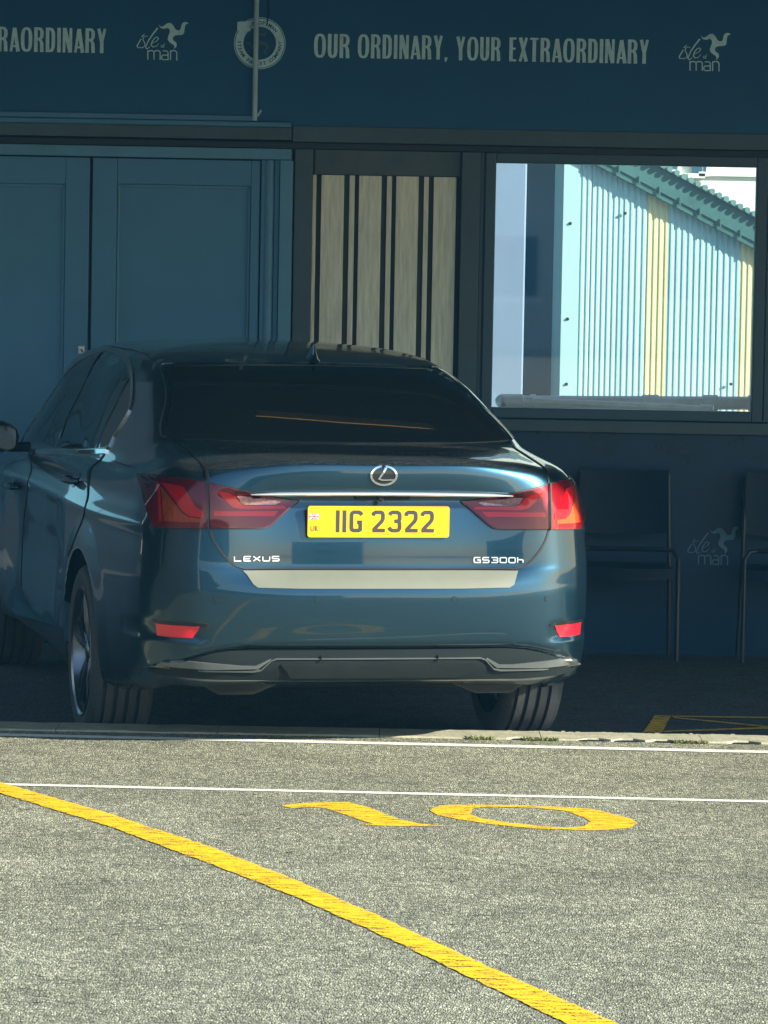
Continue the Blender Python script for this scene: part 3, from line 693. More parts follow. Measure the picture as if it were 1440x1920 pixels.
# left return wall
obj('side_wall',[(.0,0.012,0),(0,6,0),(0,6,roofz(so.x)-so.z-.05),(0,.012,roofz(so.x)-so.z-.05)],[(0,1,2,3)],M['teal'],shed)
# corner flashing
MB().box(-.006,.10,-.02,-.016,0,roofz(so.x)-so.z-.05).build('corner_flashing',M['teal'],shed)
for (a,b) in [(1069,419),(1064,598),(1062,720),(1172,400),(1370,720)]:
    p=onwall(a,b,YT); MB().lathe([(-.022,0),(-.03,.006),(-.022,.011),(-.016,.011)],'y',10,(p.x-so.x,0,p.z-so.z)).build('fixing_bolt',M['gap'],shed,True)
# bargeboard and corrugated roof edge
xe=tx(1660); xa=so.x-.3
def rz(x,o): return roofz(x)+o-so.z
g0=.03
MB().prism([(xa-so.x,rz(xa,g0)),(xe-so.x,rz(xe,g0)),(xe-so.x,rz(xe,g0+.155)),(xa-so.x,rz(xa,g0+.155))],-.07,-.045).build('bargeboard',M['barge'],shed)
MB().prism([(xa-so.x,rz(xa,-.015)),(xe-so.x,rz(xe,-.015)),(xe-so.x,rz(xe,g0-.004)),(xa-so.x,rz(xa,g0-.004))],-.06,.02).build('soffit',M['barge'],shed)
MB().prism([(xa-so.x,rz(xa,g0+.158)),(xe-so.x,rz(xe,g0+.158)),(xe-so.x,rz(xe,g0+.172)),(xa-so.x,rz(xa,g0+.172))],-.09,6).build('roof',M['roofrib'],shed)
mb=MB(); xx=xa
while xx<xe:
    z=rz(xx,g0+.180); mb.tube([(xx-so.x,-.11,z),(xx-so.x,.4,z)],.019,8); xx+=.047
mb.build('roof_ribs',M['roofrib'],shed,True)
xx=so.x+.08
while xx<xe:
    MB().box(xx-so.x,xx-so.x+.010,-.08,-.072,rz(xx,.0),rz(xx,g0+.03)).build('fixing_clip',M['barge'],shed); xx+=.135
# white building far behind
YB=48
wb=empty('white_building',(8,YB,-.1),0,'bright white building behind the teal shed at the top right of the window','building')
bx0=onwall(1080,500,YB).x-8
MB().box(bx0,22,0,9,0,9.5).build('wall',M['whitewall'],wb)
zt=onwall(1380,331,YB).z+.1
MB().box(bx0-.02,22.02,-.05,9.05,zt,zt+.03).build('string_course',M['whitewall'],wb)
for (a,b,c1,c2) in [(1258,1270,296,318),(1298,1316,296,325),(1318,1324,296,322)]:
    x0=onwall(a,310,YB).x-8; x1=onwall(b,310,YB).x-8; z0=onwall(a,c2,YB).z+.1; z1=z0+.9
    o=MB().box(x0,x1,-.06,-.02,z0,z1).build('window',M['navysteel'],wb); MB().box(x0-.06,x1+.03,-.16,.0,z0-.06,z0-.003).build('sill',M['whitewall'],o)
# lavender and navy container slabs left of the shed
YL=24.2
a0=onwall(905,500,YL).x; a1=onwall(984.5,500,YL).x
lv=empty('steel_post',((a0+a1)/2,YL,-.1),0,'wide lavender steel post at the left edge of the window','post')
MB().box(a0-(a0+a1)/2,(a1-a0)/2,0,.28,0,4.0,.01).build('column',M['lav'],lv); MB().box(a0-(a0+a1)/2-.05,(a1-a0)/2+.05,-.04,.34,0,.03).build('base_plate',M['lav'],lv)
YN=27.5
b0=onwall(930,500,YN).x; b1=onwall(1090,500,YN).x
nvb=empty('container',((b0+b1)/2,YN,-.1),0,'dark navy steel container between the lavender post and teal shed','container')
hw=(b1-b0)/2; n=18; v=[];f=[]
MB().box(-hw-2,hw,.03,2.4,0,3.4).build('box',M['navysteel'],nvb)
MB().box(-hw-2,hw,0,.028,3.25,3.4).build('top_rail',M['navysteel'],nvb); MB().box(-hw-2,hw,0,.028,0,.16).build('bottom_rail',M['navysteel'],nvb)

# pale building and kerb far behind the camera (seen mirrored in paint and glass)
fb=empty('harbour_building',(4,-46,0),0,'long pale building across the car park facing the terminal','building')
MB().box(-30,22,-10,0,-.2,6.5).build('wall',M['brick'],fb)
for i in range(12):
    x0=-27+i*4.1
    for z in (1.2,4.2):
        o=MB().box(x0,x0+1.6,.0,.03,z,z+1.3).build('window',M['glass'],fb); MB().box(x0-.1,x0+1.7,.0,.12,z-.12,z-.01).build('sill',M['whitewall'],o)
MB().box(-30.3,22.3,-10.3,.3,6.5,6.9).build('roof',M['steelgrey'],fb)

# unseen dark screen added at the left to darken reflections in the car's side
M['blackout']=mat('near_black_backdrop',(.006,.014,.022),.6,var=.1)
hd=empty('added_screen',(-5.3,13.5,RZ),0,'tall dark screen added left of the parking bay to darken reflections in the car','screen')
for i in range(12):
    MB().box(-.02,.0,-9+i*1.0+.004,-8+i*1.0-.004,-.08,3.3).build('board_panel',M['blackout'],hd)
for i in range(7): MB().box(-.10,-.021,-8.9+i*1.8,-8.8+i*1.8,-.08,3.25).build('post',M['steelgrey'],hd)
pc_=empty('container',(-9.7,25,-.1),0,'pale blue block on a dark base, added out of view for its bright reflection','container')  # pale block added out of view, mirrored as the bright band along the doors
MB().box(-6.1,6.1,0,2.4,1.02,2.0,.02).build('box',M['paleblue'],pc_); MB().box(-6.1,6.1,.05,2.35,0,1.0).build('plinth',M['blackout'],pc_)
for i in range(5): MB().box(-6.05+i*3.0,-5.95+i*3.0,-.05,-.001,1.05,1.95).build('corner_post',M['lav'],pc_)
wh=empty('added_backdrop',(-14,31,-.1),0,'tall dark backdrop added out of view to darken reflections in the car','building')  # dark mass added out of view so the rear pillar mirrors no sky
MB().box(-16,10.2,0,14,0,12).build('wall',M['blackout'],wh); MB().box(-16.2,10.4,-.3,14.2,12.001,12.3).build('roof',M['steelgrey'],wh)
for i in range(4): MB().box(-13+i*6,-10+i*6,-.06,-.005,0,4).build('backdrop_panel',M['blackout'],wh)
# chairs against the lower wall
def chair(pxc,label):
    x=onwall(pxc,1200,18.75).x
    e=empty('chair',(x,18.78,zfloor(18.78)),0,label,'chair','dark stacking chairs against the lower wall')
    def curved(z0,z1,y,bow,hw,th):
        v=[];f=[];n=10
        for i in range(n+1):
            t=-1+2*i/n; yy=y+bow*(1-t*t)
            sag=-.018*(1-t*t)
            v+=[(hw*t,yy-th,z0+sag),(hw*t,yy-th,z1+sag*.3),(hw*t,yy,z1+sag*.3),(hw*t,yy,z0+sag)]
        for i in range(n):
            for k in range(4): f.append((i*4+k,(i+1)*4+k,(i+1)*4+(k+1)%4,i*4+(k+1)%4))
        f+=[(0,1,2,3),(n*4+3,n*4+2,n*4+1,n*4)]
        return v,f
    obj('backrest',*curved(.60,.90,.16,.03,.215,.018),M['chair'],e,True,sharp=40)
    obj('seat',*[[(v[0],v[1]-.0,v[2]) for v in q] if i==0 else q for i,q in enumerate(curved(.405,.45,-.18,-.03,.225,.02))],M['chair'],e,True,sharp=40)
    MB().box(-.22,.22,-.20,.17,.435,.452,.006).build('seat_pan',M['chair'],e)
    for sx in (-1,1):
        MB().tube([(sx*.245,-.20,0),(sx*.245,-.20,.50),(sx*.22,-.19,.535),(sx*.18,-.18,.54)],.011,8).build('leg',M['chairmetal'],e,True)
        MB().tube([(sx*.235,.17,0),(sx*.225,.13,.45),(sx*.215,.17,.88)],.011,8).build('leg',M['chairmetal'],e,True)
    MB().tube([(-.19,-.182,.54),(.19,-.182,.54)],.011,8).build('front_rail',M['chairmetal'],e,True)
chair(1168,'dark chair half hidden behind the car, left of the small wall logo')
chair(1482,'dark chair cut off by the right picture edge, right of the small wall logo')
# blue volume added as a veil that lifts the dark tones
hz=MB().box(-62,62,-62,95,-1.3,11).build('blue_veil',None); hz['kind']='stuff'
hm=bpy.data.materials.new('blue_veil'); hm.use_nodes=True; N_h=hm.node_tree.nodes; N_h.remove(N_h['Principled BSDF'])
pv=N_h.new('ShaderNodeVolumePrincipled'); pv.inputs['Color'].default_value=(.16,.60,1.0,1); pv.inputs['Density'].default_value=.0010; pv.inputs['Anisotropy'].default_value=0
hm.node_tree.links.new(pv.outputs[0],N_h['Material Output'].inputs['Volume']); hz.data.materials.append(hm)
#CARPART
# ------------------------------------------------------------------ the car (local axes: x right, y forward from the rear bumper, z up)
import numpy as np
CA=radians(13); CY=14.0
car=empty('parked_car',(0,CY,-.006),CA,'dark teal blue saloon car seen from behind with yellow number plate reading IIG 2322','car')
CM=Matrix.Translation((0,CY,-.006))@Matrix.Rotation(CA,4,'Z'); CI=CM.inverted()
PL=[0,.35,.60,.72,.79,.845,.875,.905,.92,.92,.905,.90,.90,.82,.52,0]
PS=[0,.008,.030,.085,.175,.30,.48,.80,1.14,1.6,2.35,3.2,3.98,4.56,4.79,4.85]
# zr  zc  zs  zf  w  sr  sc  sf
R_=[(.285,.27,.19,.20,.80,.16,.16,4.72),(.312,.315,.22,.22,.885,.05,.045,4.81),(.350,.352,.28,.28,.905,.012,.015,4.84),(.398,.40,.35,.35,.913,.0,.0,4.86),
(.45,.46,.43,.42,.918,-.012,-.006,4.87),(.54,.55,.52,.50,.92,-.020,-.010,4.87),(.61,.63,.60,.58,.92,-.022,-.012,4.86),(.648,.665,.64,.62,.92,-.016,-.010,4.85),
(.700,.71,.69,.66,.918,.016,-.008,4.84),(.722,.735,.72,.70,.917,.030,-.005,4.83),(.80,.80,.79,.74,.912,.034,.0,4.82),(.88,.87,.85,.78,.905,.044,.004,4.80),
(.955,.93,.90,.81,.893,.062,.008,4.77),(.975,.965,.93,.83,.882,.058,.012,4.75),(.990,.985,.95,.84,.872,.008,.014,4.73),(1.05,1.022,.972,.85,.855,.0,.022,4.70),
(1.085,1.052,.988,.86,.835,.004,.035,4.67),(1.104,1.074,1.0,.87,.818,.045,.08,4.62),(1.124,1.105,1.02,.93,.79,.30,.32,4.60),(1.135,1.130,1.052,1.0,.785,.56,.56,4.42),
(1.170,1.168,1.10,1.06,.765,.645,.645,4.28),(1.26,1.255,1.20,1.17,.724,.88,.88,4.04),(1.345,1.338,1.29,1.27,.688,1.14,1.14,3.82),(1.40,1.395,1.365,1.34,.645,1.38,1.38,3.85),
(1.432,1.43,1.415,1.385,.600,1.56,1.56,3.70),(1.458,1.457,1.450,1.43,.515,1.78,1.78,3.5),(1.478,1.478,1.476,1.465,.30,1.98,1.98,3.2),(1.486,1.486,1.486,1.486,0.0,2.1,2.1,2.7)]
NC=len(PL); net=np.zeros((len(R_),NC,3))
for j,(zr,zc,zs,zf,w_,sr,sc,sf_) in enumerate(R_):
    for i in range(NC):
        k=(sf_-sr)/4.85 if j>17 else 1
        if i<=1: s0=sr
        elif i==2: s0=sr*.12+sc*.88
        else: s0=sc
        if i>=12: s=sf_+(PS[i]-4.85)*k
        else:
            t=PS[i]/4.85; s=s0*(1-t)+PS[i]*k+ (sf_-4.85*k)*t if j>17 else s0*max(0,1-PS[i]/.8)+PS[i]
        ww=[(zr,1),]
        if i<=1: z=zr
        elif i==2: z=zr*.5+zc*.5
        elif i<=4: z=zc
        elif i==5: z=zc*.75+zs*.25
        elif i==6: z=zc*.45+zs*.55
        elif i==7: z=zc*.15+zs*.85
        elif i<=10: z=zs
        elif i==11: z=zs*.9+zf*.1
        elif i==12: z=zs*.5+zf*.5
        else: z=zf
        net[j,i]=(PL[i]*w_/.92,s,z)
def pchip(Y,xs):
    # Y (n,...) at 0..n-1 -> values at xs, monotone
    n=len(Y); d=np.diff(Y,axis=0); m=np.zeros_like(Y)
    a=d[:-1]; b=d[1:]; same=(a*b)>0
    m[1:-1]=np.where(same,2*a*b/np.where(same,a+b,1),0); m[0]=d[0]; m[-1]=d[-1]
    o=[]
    for x in xs:
        i=min(int(x),n-2); t=x-i; t2=t*t; t3=t2*t
        o.append((2*t3-3*t2+1)*Y[i]+(t3-2*t2+t)*m[i]+(-2*t3+3*t2)*Y[i+1]+(t3-t2)*m[i+1])
    return np.array(o)
def crom(Y,xs,mir=True):
    n=len(Y); o=[]
    pre=Y[1].copy(); pre[...,0]*=-1; post=Y[-2].copy(); post[...,0]*=-1
    E_=np.concatenate([pre[None],Y,post[None]])
    for x in xs:
        i=min(int(x),n-2); t=x-i; p0,p1,p2,p3=E_[i],E_[i+1],E_[i+2],E_[i+3]
        o.append(.5*((2*p1)+(-p0+p2)*t+(2*p0-5*p1+4*p2-p3)*t*t+(-p0+3*p1-3*p2+p3)*t*t*t))
    return np.array(o)
xv=[j/8 for j in range(8*(len(R_)-1)+1)]
sub=[12,10,10,10,12,10,12,14,14,16,16,16,12,10,8,0]
xu=[]
for i in range(NC-1): xu+=[i+k/sub[i] for k in range(sub[i])]
xu.append(NC-1)
gr=crom(net.transpose(1,0,2),xu).transpose(1,0,2)    # (rows, U, 3)
gr=pchip(gr,xv)
# fair the surface a little away from the crisp rows
crisp=[7,8,9,12,13,14]
for it in range(6):
    g2=gr.copy()
    for j in range(1,len(xv)-1):
        if min(abs(xv[j]-c_) for c_ in crisp)<.6 : continue
        g2[j]=.5*gr[j]+.25*(gr[j-1]+gr[j+1])
    gr=g2
nv_,nu_=len(xv),len(xu)
# local shaping: lower bumper step, fog recess, rear arch flare, shoulder crease
for j in range(nv_):
    for i in range(nu_):
        l,s,z=gr[j,i]
        if s<.45 and z<.60:
            edge=.447-.10*max(0,(abs(l)-.45)/.35)**2.2         # line where painted bumper meets the diffuser
            t=max(0,min(1,(edge-z)/.018)); t2=max(0,min(1,(z-.30)/.05))
            gr[j,i,1]+=.030*t*(3-2*t)*t*min(1,t2+.3)
            # fog pocket
            if l>.60:
                a=max(0,1-abs(z-.482)/.036); b=max(0,min(1,(l-.62)/.05)); gr[j,i,1]+=.012*min(1,a*2)*b
        if xv[j]>=1 and xv[j]<=18 and abs(l)>.8:
            for c_ in (1.135,3.985):
                r=sqrt((s-c_)**2+(z-.335)**2)
                if r<.50: gr[j,i,0]+=.012*max(0,1-abs(r-.375)/.12)
            cr=math.exp(-((z-.86)/.03)**2)*.006; gr[j,i,0]+=cr
            gr[j,i,0]-=.018*math.exp(-((z-.62)/.16)**2)*max(0,min(1,(s-1.6)/.3))*max(0,min(1,(3.5-s)/.3))
# logo boss ring recess (slight)
for c_ in (1.135,3.985):
    Rw=.368
    for j in range(nv_):
        for i in range(nu_):
            l,s,z=gr[j,i]
            if l>.55 and z<1.0:
                r=sqrt((s-c_)**2+(z-.335)**2)
                if Rw-.028<r<Rw: gr[j,i,1]=c_+(s-c_)*Rw/r; gr[j,i,2]=.335+(z-.335)*Rw/r
V=[];Fs=[]
def vid(j,i,sd): return (j*nu_+i)*2+sd
for j in range(nv_):
    for i in range(nu_):
        l,s,z=gr[j,i]; V.append((l,s,z)); V.append((-l,s,z))
for j in range(nv_-1):
    for i in range(nu_-1):
        q=(gr[j,i]+gr[j+1,i+1]+gr[j+1,i]+gr[j,i+1])/4
        if q[0]>.55 and q[2]<1.0 and any(sqrt((q[1]-c_)**2+(q[2]-.335)**2)<.366 for c_ in (1.135,3.985)): continue
        Fs.append((vid(j,i,0),vid(j,i+1,0),vid(j+1,i+1,0),vid(j+1,i,0))); Fs.append((vid(j,i,1),vid(j+1,i,1),vid(j+1,i+1,1),vid(j,i+1,1)))
bm=bmesh.new(); bv=[bm.verts.new(v) for v in V]
for f in Fs:
    try: bm.faces.new([bv[k] for k in f])
    except ValueError: pass
bmesh.ops.remove_doubles(bm,verts=bm.verts,dist=.0004)
bmesh.ops.delete(bm,geom=[v for v in bm.verts if not v.link_faces],context='VERTS')
me=bpy.data.meshes.new('body'); bm.to_mesh(me)
for p in me.polygons: p.use_smooth=True
me.materials.append(M['paint']); body=bpy.data.objects.new('body',me); C.objects.link(body); body.parent=car
me.set_sharp_from_angle(angle=radians(50))
bm.normal_update(); bvh=BVHTree.FromBMesh(bm)
def rearhit(l,z):
    for dl in (0,.004,-.004,.01,-.01,.02):
        h=bvh.ray_cast(Vector((l-dl*(1 if l>0 else -1),-3,z-abs(dl)*.5)),Vector((0,1,0)))
        if h[0]: break
    if not h[0]:
        h=bvh.find_nearest(Vector((l,.3,z)))
    n=h[1]; 
    if n.y>0: n=-n
    return h[0],n
def sidehit(sg):
    def f(s,z):
        h=bvh.ray_cast(Vector((sg*3,s,z)),Vector((-sg,0,0)))
        if not h[0]: h=bvh.find_nearest(Vector((sg*.8,s,z)))
        n=h[1]
        if n.x*sg<0: n=-n
        return h[0],n
    return f
def pick(px,py):
    o=CI@Vector((0,0,H)); d=(CI.to_3x3()@ray(px,py)).normalized(); h=bvh.ray_cast(o,d)
    if h[0]: return h[0]
    best=min((bvh.find_nearest(o+d*(14+.05*k)) for k in range(100)),key=lambda q:q[3]); return best[0]
def inside(p,poly):
    x,y=p; c_=False; n=len(poly)
    for i in range(n):
        x1,y1=poly[i]; x2,y2=poly[i-1]
        if (y1>y)!=(y2>y) and x<(x2-x1)*(y-y1)/(y2-y1)+x1: c_=not c_
    return c_
def fillpoly(poly,step):
    n=len(poly); B=[]
    for i in range(n):
        a=Vector(poly[i]); b=Vector(poly[(i+1)%n]); k=max(1,int((b-a).length/step)+0)
        for t in range(k): B.append(a+(b-a)*t/k)
    nb=len(B); pts=list(B); bl=[(p.x,p.y) for p in B]
    x0=min(p.x for p in B); x1=max(p.x for p in B); y0=min(p.y for p in B); y1=max(p.y for p in B)
    a=int((x1-x0)/step); b=int((y1-y0)/step)
    for i in range(1,a+1):
        for j in range(1,b+1):
            q=(x0+i*step,y0+j*step)
            if inside(q,bl) and min((Vector(q)-p).length for p in B)>step*.45: pts.append(Vector(q))
    r=delaunay_2d_cdt(pts,[(i,(i+1)%nb) for i in range(nb)],[],0,1e-7)
    vv=[(v.x,v.y) for v in r[0]]; T_=[]
    for f in r[2]:
        cx=sum(vv[k][0] for k in f)/len(f); cy=sum(vv[k][1] for k in f)/len(f)
        if inside((cx,cy),bl): T_.append(tuple(f))
    return vv,T_
def drape(name,poly,mp,thick,m,parent=None,step=.02,smooth=True,label=None,base=-.004):
    v,t=fillpoly(poly,step); return relief(name,v,t,mp,thick,m,parent or car,base,smooth,label)
def cmap(path2,n=6):
    P=[Vector(p) for p in path2]; o=[]
    for i in range(len(P)-1):
        p0=P[max(i-1,0)];p1=P[i];p2=P[i+1];p3=P[min(i+2,len(P)-1)]
        for k in range(n):
            t=k/n; o.append(.5*((2*p1)+(-p0+p2)*t+(2*p0-5*p1+4*p2-p3)*t*t+(-p0+3*p1-3*p2+p3)*t*t*t))
    o.append(P[-1]); return [tuple(p) for p in o]
def ribbon(name,path,mp,wd,thick,m,parent=None,n=6,label=None,sub_=True):
    P=cmap(path,n) if sub_ else path
    Vv,Fc=stroke_polys([(P,wd)]); Vv,T_=union2d(Vv,Fc)
    return relief(name,Vv,T_,mp,thick,m,parent or car,-.003,True,label)
def mir(poly): return [(-x,y) for x,y in poly]
def sidepoly(pxs): return [(lambda p:(p.y,p.z))(pick(*q)) for q in pxs]
L=sidehit(-1); Rr=sidehit(1)

# --- rear window and its surround
rg=[(-.660,1.148),(-.40,1.141),(0,1.139),(.40,1.141),(.660,1.148),(.648,1.19),(.60,1.27),(.575,1.33),(.56,1.372),(.545,1.387),(.50,1.392),(.25,1.399),(0,1.401),(-.25,1.399),(-.50,1.392),(-.545,1.387),(-.56,1.372),(-.575,1.33),(-.60,1.27),(-.648,1.19)]
drape('rear_window',rg,rearhit,.0035,M['glass'],step=.04)
for sg in (-1,1):
    ribbon('window_seal',[(sg*.670,1.150),(sg*.657,1.19),(sg*.610,1.27),(sg*.585,1.33),(sg*.570,1.372),(sg*.553,1.392),(sg*.52,1.397)],rearhit,.010,.004,M['blackgloss'])
    ribbon('window_trim',[(sg*.677,1.150),(sg*.664,1.19),(sg*.617,1.27),(sg*.592,1.33),(sg*.577,1.374),(sg*.557,1.397),(sg*.52,1.402)],rearhit,.003,.0055,M['satin'])
ribbon('window_seal',[(-.52,1.399),(-.25,1.406),(0,1.408),(.25,1.406),(.52,1.399)],rearhit,.006,.003,M['blackgloss'])
# high brake lamp seen dark through the glass top
# --- boot shut line
sl=[(.640,1.128),(.632,1.09),(.628,1.03),(.627,.94),(.626,.872),(.615,.825),(.592,.785),(.565,.752),(.535,.727),(.50,.715)]
for sg in (-1,1): ribbon('shut_line',[(sg*a,b) for a,b in sl],rearhit,.0075,.003,M['gap'],n=8)
ribbon('shut_line',[(-.50,.7135),(-.25,.7125),(0,.712),(.25,.7125),(.50,.7135)],rearhit,.006,.003,M['gap'])
# --- bumper protector film on the shelf
drape('bumper_protector',[(-.507,.7065),(.507,.7065),(.500,.690),(.488,.658),(.470,.648),(.30,.645),(-.30,.645),(-.455,.648),(-.472,.660),(-.492,.692)],rearhit,.0035,M['protector'],step=.018)
# --- tail lamps
def lamp(sg):
    e=tag(drape('tail_lamp',[(sg*a,b) for a,b in [(.812,1.000),(.80,1.018),(.78,1.030),(.70,1.028),(.630,1.017),(.55,1.000),(.47,.983),(.40,.968),(.34,.957),(.300,.953),(.335,.927),(.375,.893),(.405,.868),(.425,.859),(.46,.857),(.63,.857),(.78,.851),(.800,.852),(.812,.90),(.817,.95)]],rearhit,.003,M['lampdark'],step=.014))
    e['label']=('left' if sg<0 else 'right')+' tail lamp'
    D=lambda name,poly,th,m,st=.012: drape(name,[(sg*a,b) for a,b in poly],rearhit,th,m,e,step=st)
    # boot part: upper guide (elbow) and lower bar
    D('light_guide',[(.600,.990),(.545,.981),(.520,.950),(.498,.936),(.355,.935),(.345,.925),(.515,.925),(.545,.932),(.566,.950)],.0055,M['lampred'])
    D('light_guide',[(.610,.918),(.375,.917),(.392,.899),(.610,.901)],.0055,M['lampred'])
    D('reversing_lamp',[(.528,.974),(.500,.970),(.38,.957),(.365,.949),(.385,.940),(.498,.940),(.513,.948)],.0052,M['lampclear'])
    # wing part
    D('light_guide',[(.765,1.006),(.705,.998),(.668,.928),(.645,.915),(.645,.893),(.690,.897),(.712,.915)],.0055,M['lampred'])
    D('indicator',[(.768,.992),(.715,.908),(.695,.893),(.655,.889),(.655,.876),(.768,.874)],.0052,M['lampamber'])
    D('light_guide',[(.778,1.006),(.771,1.006),(.773,.872),(.781,.872)],.0055,M['lampred'])
    if sg<0:
        pass
    # clear outer lens, in two pieces split at the shut line
    a=[(.624,1.014),(.55,.998),(.47,.981),(.40,.966),(.34,.9555),(.305,.952),(.337,.928),(.377,.894),(.407,.869),(.427,.861),(.46,.859),(.624,.859)]
    b=[(.809,.998),(.798,1.015),(.778,1.027),(.70,1.025),(.632,1.015),(.632,.859),(.78,.853),(.798,.854),(.809,.90),(.814,.95)]
    D('lens',a,.011,M['lens'],.014); D('lens',b,.011,M['lens'],.014)
    ribbon('shut_line',[(sg*.628,1.02),(sg*.628,.94),(sg*.628,.855)],rearhit,.005,.0118,M['gap'],e)
    # dark bezel line round the lamp
    ol=[(.785,1.032),(.70,1.030),(.630,1.019),(.55,1.002),(.47,.985),(.40,.970),(.34,.959),(.298,.954),(.333,.926),(.373,.891),(.403,.866),(.424,.857),(.46,.855),(.63,.855),(.78,.849),(.806,.850)]
    ribbon('bezel',[(sg*x,y) for x,y in ol],rearhit,.0035,.004,M['gap'],e,n=3)
lamp(-1); lamp(1)
# --- chrome bar above the plate
def rearrel(ds):
    def f(l,z):
        return Vector((l,ds+.03*(l/.6)**2,z)),Vector((0,-1,0))
    return f
v=[];f=[];n=40
for i in range(n+1):
    l=-.482+.962*i/n; zc0=.984-.006*abs(l/.48)**2; hh=.0065*(1-.75*max(0,(abs(l)-.40)/.08)); s0=-.006+.030*(l/.6)**2
    for dz,ds in ((-1,.02),(-1,0.002),(-.3,-.003),(.5,-.003),(1,.001),(1,.02)): v.append((l,s0+ds,zc0+hh*dz))
for i in range(n):
    for k in range(5): f.append((i*6+k,(i+1)*6+k,(i+1)*6+k+1,i*6+k+1))
obj('chrome_bar',v,f,M['badgechrome'],car,True,sharp=40)
# plate lamp housing / handle recess under the bar
MB().box(-.10,.10,.020,.055,.962,.975,.003).build('boot_release',M['blackplastic'],car)
MB().lathe([(-.002,0),(-.006,.006),(0,.011),(.02,.011)],'y',16,(-.008,.012,.9665)).build('reversing_camera',M['blackgloss'],car,True)
# --- logo
lz=1.0505; lc=-.004
def em(th): return lambda x,y: (rearhit(lc+x,lz+y)[0],Vector((0,-1,0)))
V2,F2=stroke_polys([(ell(0,0,.0465,.0335,48),.0072,True)]); V2,T2=union2d(V2,F2); bad=relief('emblem',V2,T2,em(0),.0075,M['chrome'],car,smooth=True)
V2,T2=fillpoly(ell(0,0,.043,.030,32),.012); relief('emblem_back',V2,T2,em(0),.003,M['blackgloss'],bad)
k_=1/12/ (F/14.05)
tr_=lambda X,Y:((X-708)*k_,-(Y-475)*k_)
V2,F2=stroke_polys([([tr_(770,265),tr_(700,400),tr_(595,552),tr_(680,578),tr_(960,570)],[.0085,.0075,.0055,.0052,.0042])]); V2,T2=union2d(V2,F2)
relief('emblem_letter',V2,T2,em(0),.0078,M['chrome'],bad)
# --- model lettering
def wide(ch):
    h=.5
    g={'L':[([(0,1),(0,0),(1,0)],1)],'E':[([(1,1),(.1,1),(0,.9),(0,.1),(.1,0),(1,0)],1),([(0,.5),(.85,.5)],1)],'X':[([(0,1),(1,0)],1),([(1,1),(0,0)],1)],
    'U':[([(0,1),(0,.15),(.12,0),(.88,0),(1,.15),(1,1)],1)],'S':[([(1,1),(.12,1),(0,.88),(0,.62),(.12,.5),(.88,.5),(1,.38),(1,.12),(.88,0),(0,0)],1)],
    'G':[([(1,1),(.15,1),(0,.85),(0,.15),(.15,0),(1,0),(1,.5),(.5,.5)],1)],'3':[([(0,1),(.88,1),(1,.88),(1,.12),(.88,0),(0,0)],1),([(.25,.5),(1,.5)],1)],
    '0':[([(.12,1),(.88,1),(1,.88),(1,.12),(.88,0),(.12,0),(0,.12),(0,.88)],1,True)],'h':[([(0,1.1),(0,0)],1),([(0,.6),(.75,.6),(.85,.5),(.85,0)],1)]}
    return g[ch]
def badge(name,txt,l0,l1,zb_,zt_,st,label):
    n=len(txt); cw=(l1-l0)/(n-.25); S=[]
    for i,ch in enumerate(txt):
        for s_ in wide(ch):
            pts=[(l0+i*cw+x*cw*.72,zb_+y*(zt_-zb_)) for x,y in s_[0]]; S.append((pts,st)+tuple(s_[2:]))
    V2,F2=stroke_polys(S); V2,T2=union2d(V2,F2); return relief(name,V2,T2,rearhit,.0045,M['badgechrome'],car,label=label)
badge('badge_lettering','LEXUS',-.537,-.372,.741,.757,.0038,'chrome maker name at the left of the boot lid')
badge('badge_lettering','GS300h',.345,.530,.736,.754,.0042,'chrome model name at the right of the boot lid')
# --- number plate
pc=-.0125; pz=.8825; ps=min(rearhit(pc+dx,pz+dz)[0].y for dx in (-.25,0,.25) for dz in (-.05,.05))-.012
def rrect(x0,x1,z0,z1,r,n=4):
    o=[]
    for cx,cz,a in ((x1-r,z1-r,0),(x0+r,z1-r,90),(x0+r,z0+r,180),(x1-r,z0+r,270)):
        for k in range(n+1): t=radians(a+90*k/n); o.append((cx+r*cos(t),cz+r*sin(t)))
    return o
npl=MB().prism(rrect(pc-.26,pc+.26,pz-.0555,pz+.0555,.009),ps,ps+.010).build('number_plate',M['plate'],car)
MB().prism(rrect(pc-.2615,pc+.2615,pz-.057,pz+.057,.010),ps+.0015,ps+.012).build('plate_backing',M['plateedge'],npl)
def pm(th): return lambda x,z:(Vector((pc-.26+x*.001,ps,pz+.0555-z*.001)),Vector((0,-1,0)))
def plet(x0,kind):
    w_,h_,t=46,79,13.5; g=t/2; y0=14+g; y1=14+h_-g; x=x0
    if kind=='I': return [([(x+7,14),(x+7,93)],t)]
    if kind=='G': return [([(x+w_-1,31),(x+w_-6,24),(x+w_-13,y0),(x+g+8,y0),(x+g+2,y0+3),(x+g,y0+9),(x+g,y1-9),(x+g+2,y1-3),(x+g+8,y1),(x+w_-g-5,y1),(x+w_-g,y1-3),(x+w_-g,57),(x+w_-18,57)],t)]
    if kind=='2': return [([(x+3,33),(x+5,25),(x+12,y0),(x+w_-15,y0),(x+w_-9,y0+3),(x+w_-g,y0+10),(x+w_-g,44),(x+w_-11,53),(x+9,80),(x+6,y1)],t),([(x+1,y1),(x+w_+1,y1)],t)]
    if kind=='3': return [([(x+2,30),(x+6,24),(x+12,y0),(x+w_-16,y0),(x+w_-9,y0+4),(x+w_-g,y0+10),(x+w_-g,46),(x+w_-10,52),(x+20,53)],t),([(x+w_-12,53),(x+w_-g,60),(x+w_-g,y1-8),(x+w_-10,y1-2),(x+w_-16,y1),(x+12,y1),(x+5,y1-4),(x+1,y1-12)],t)]
S=[]
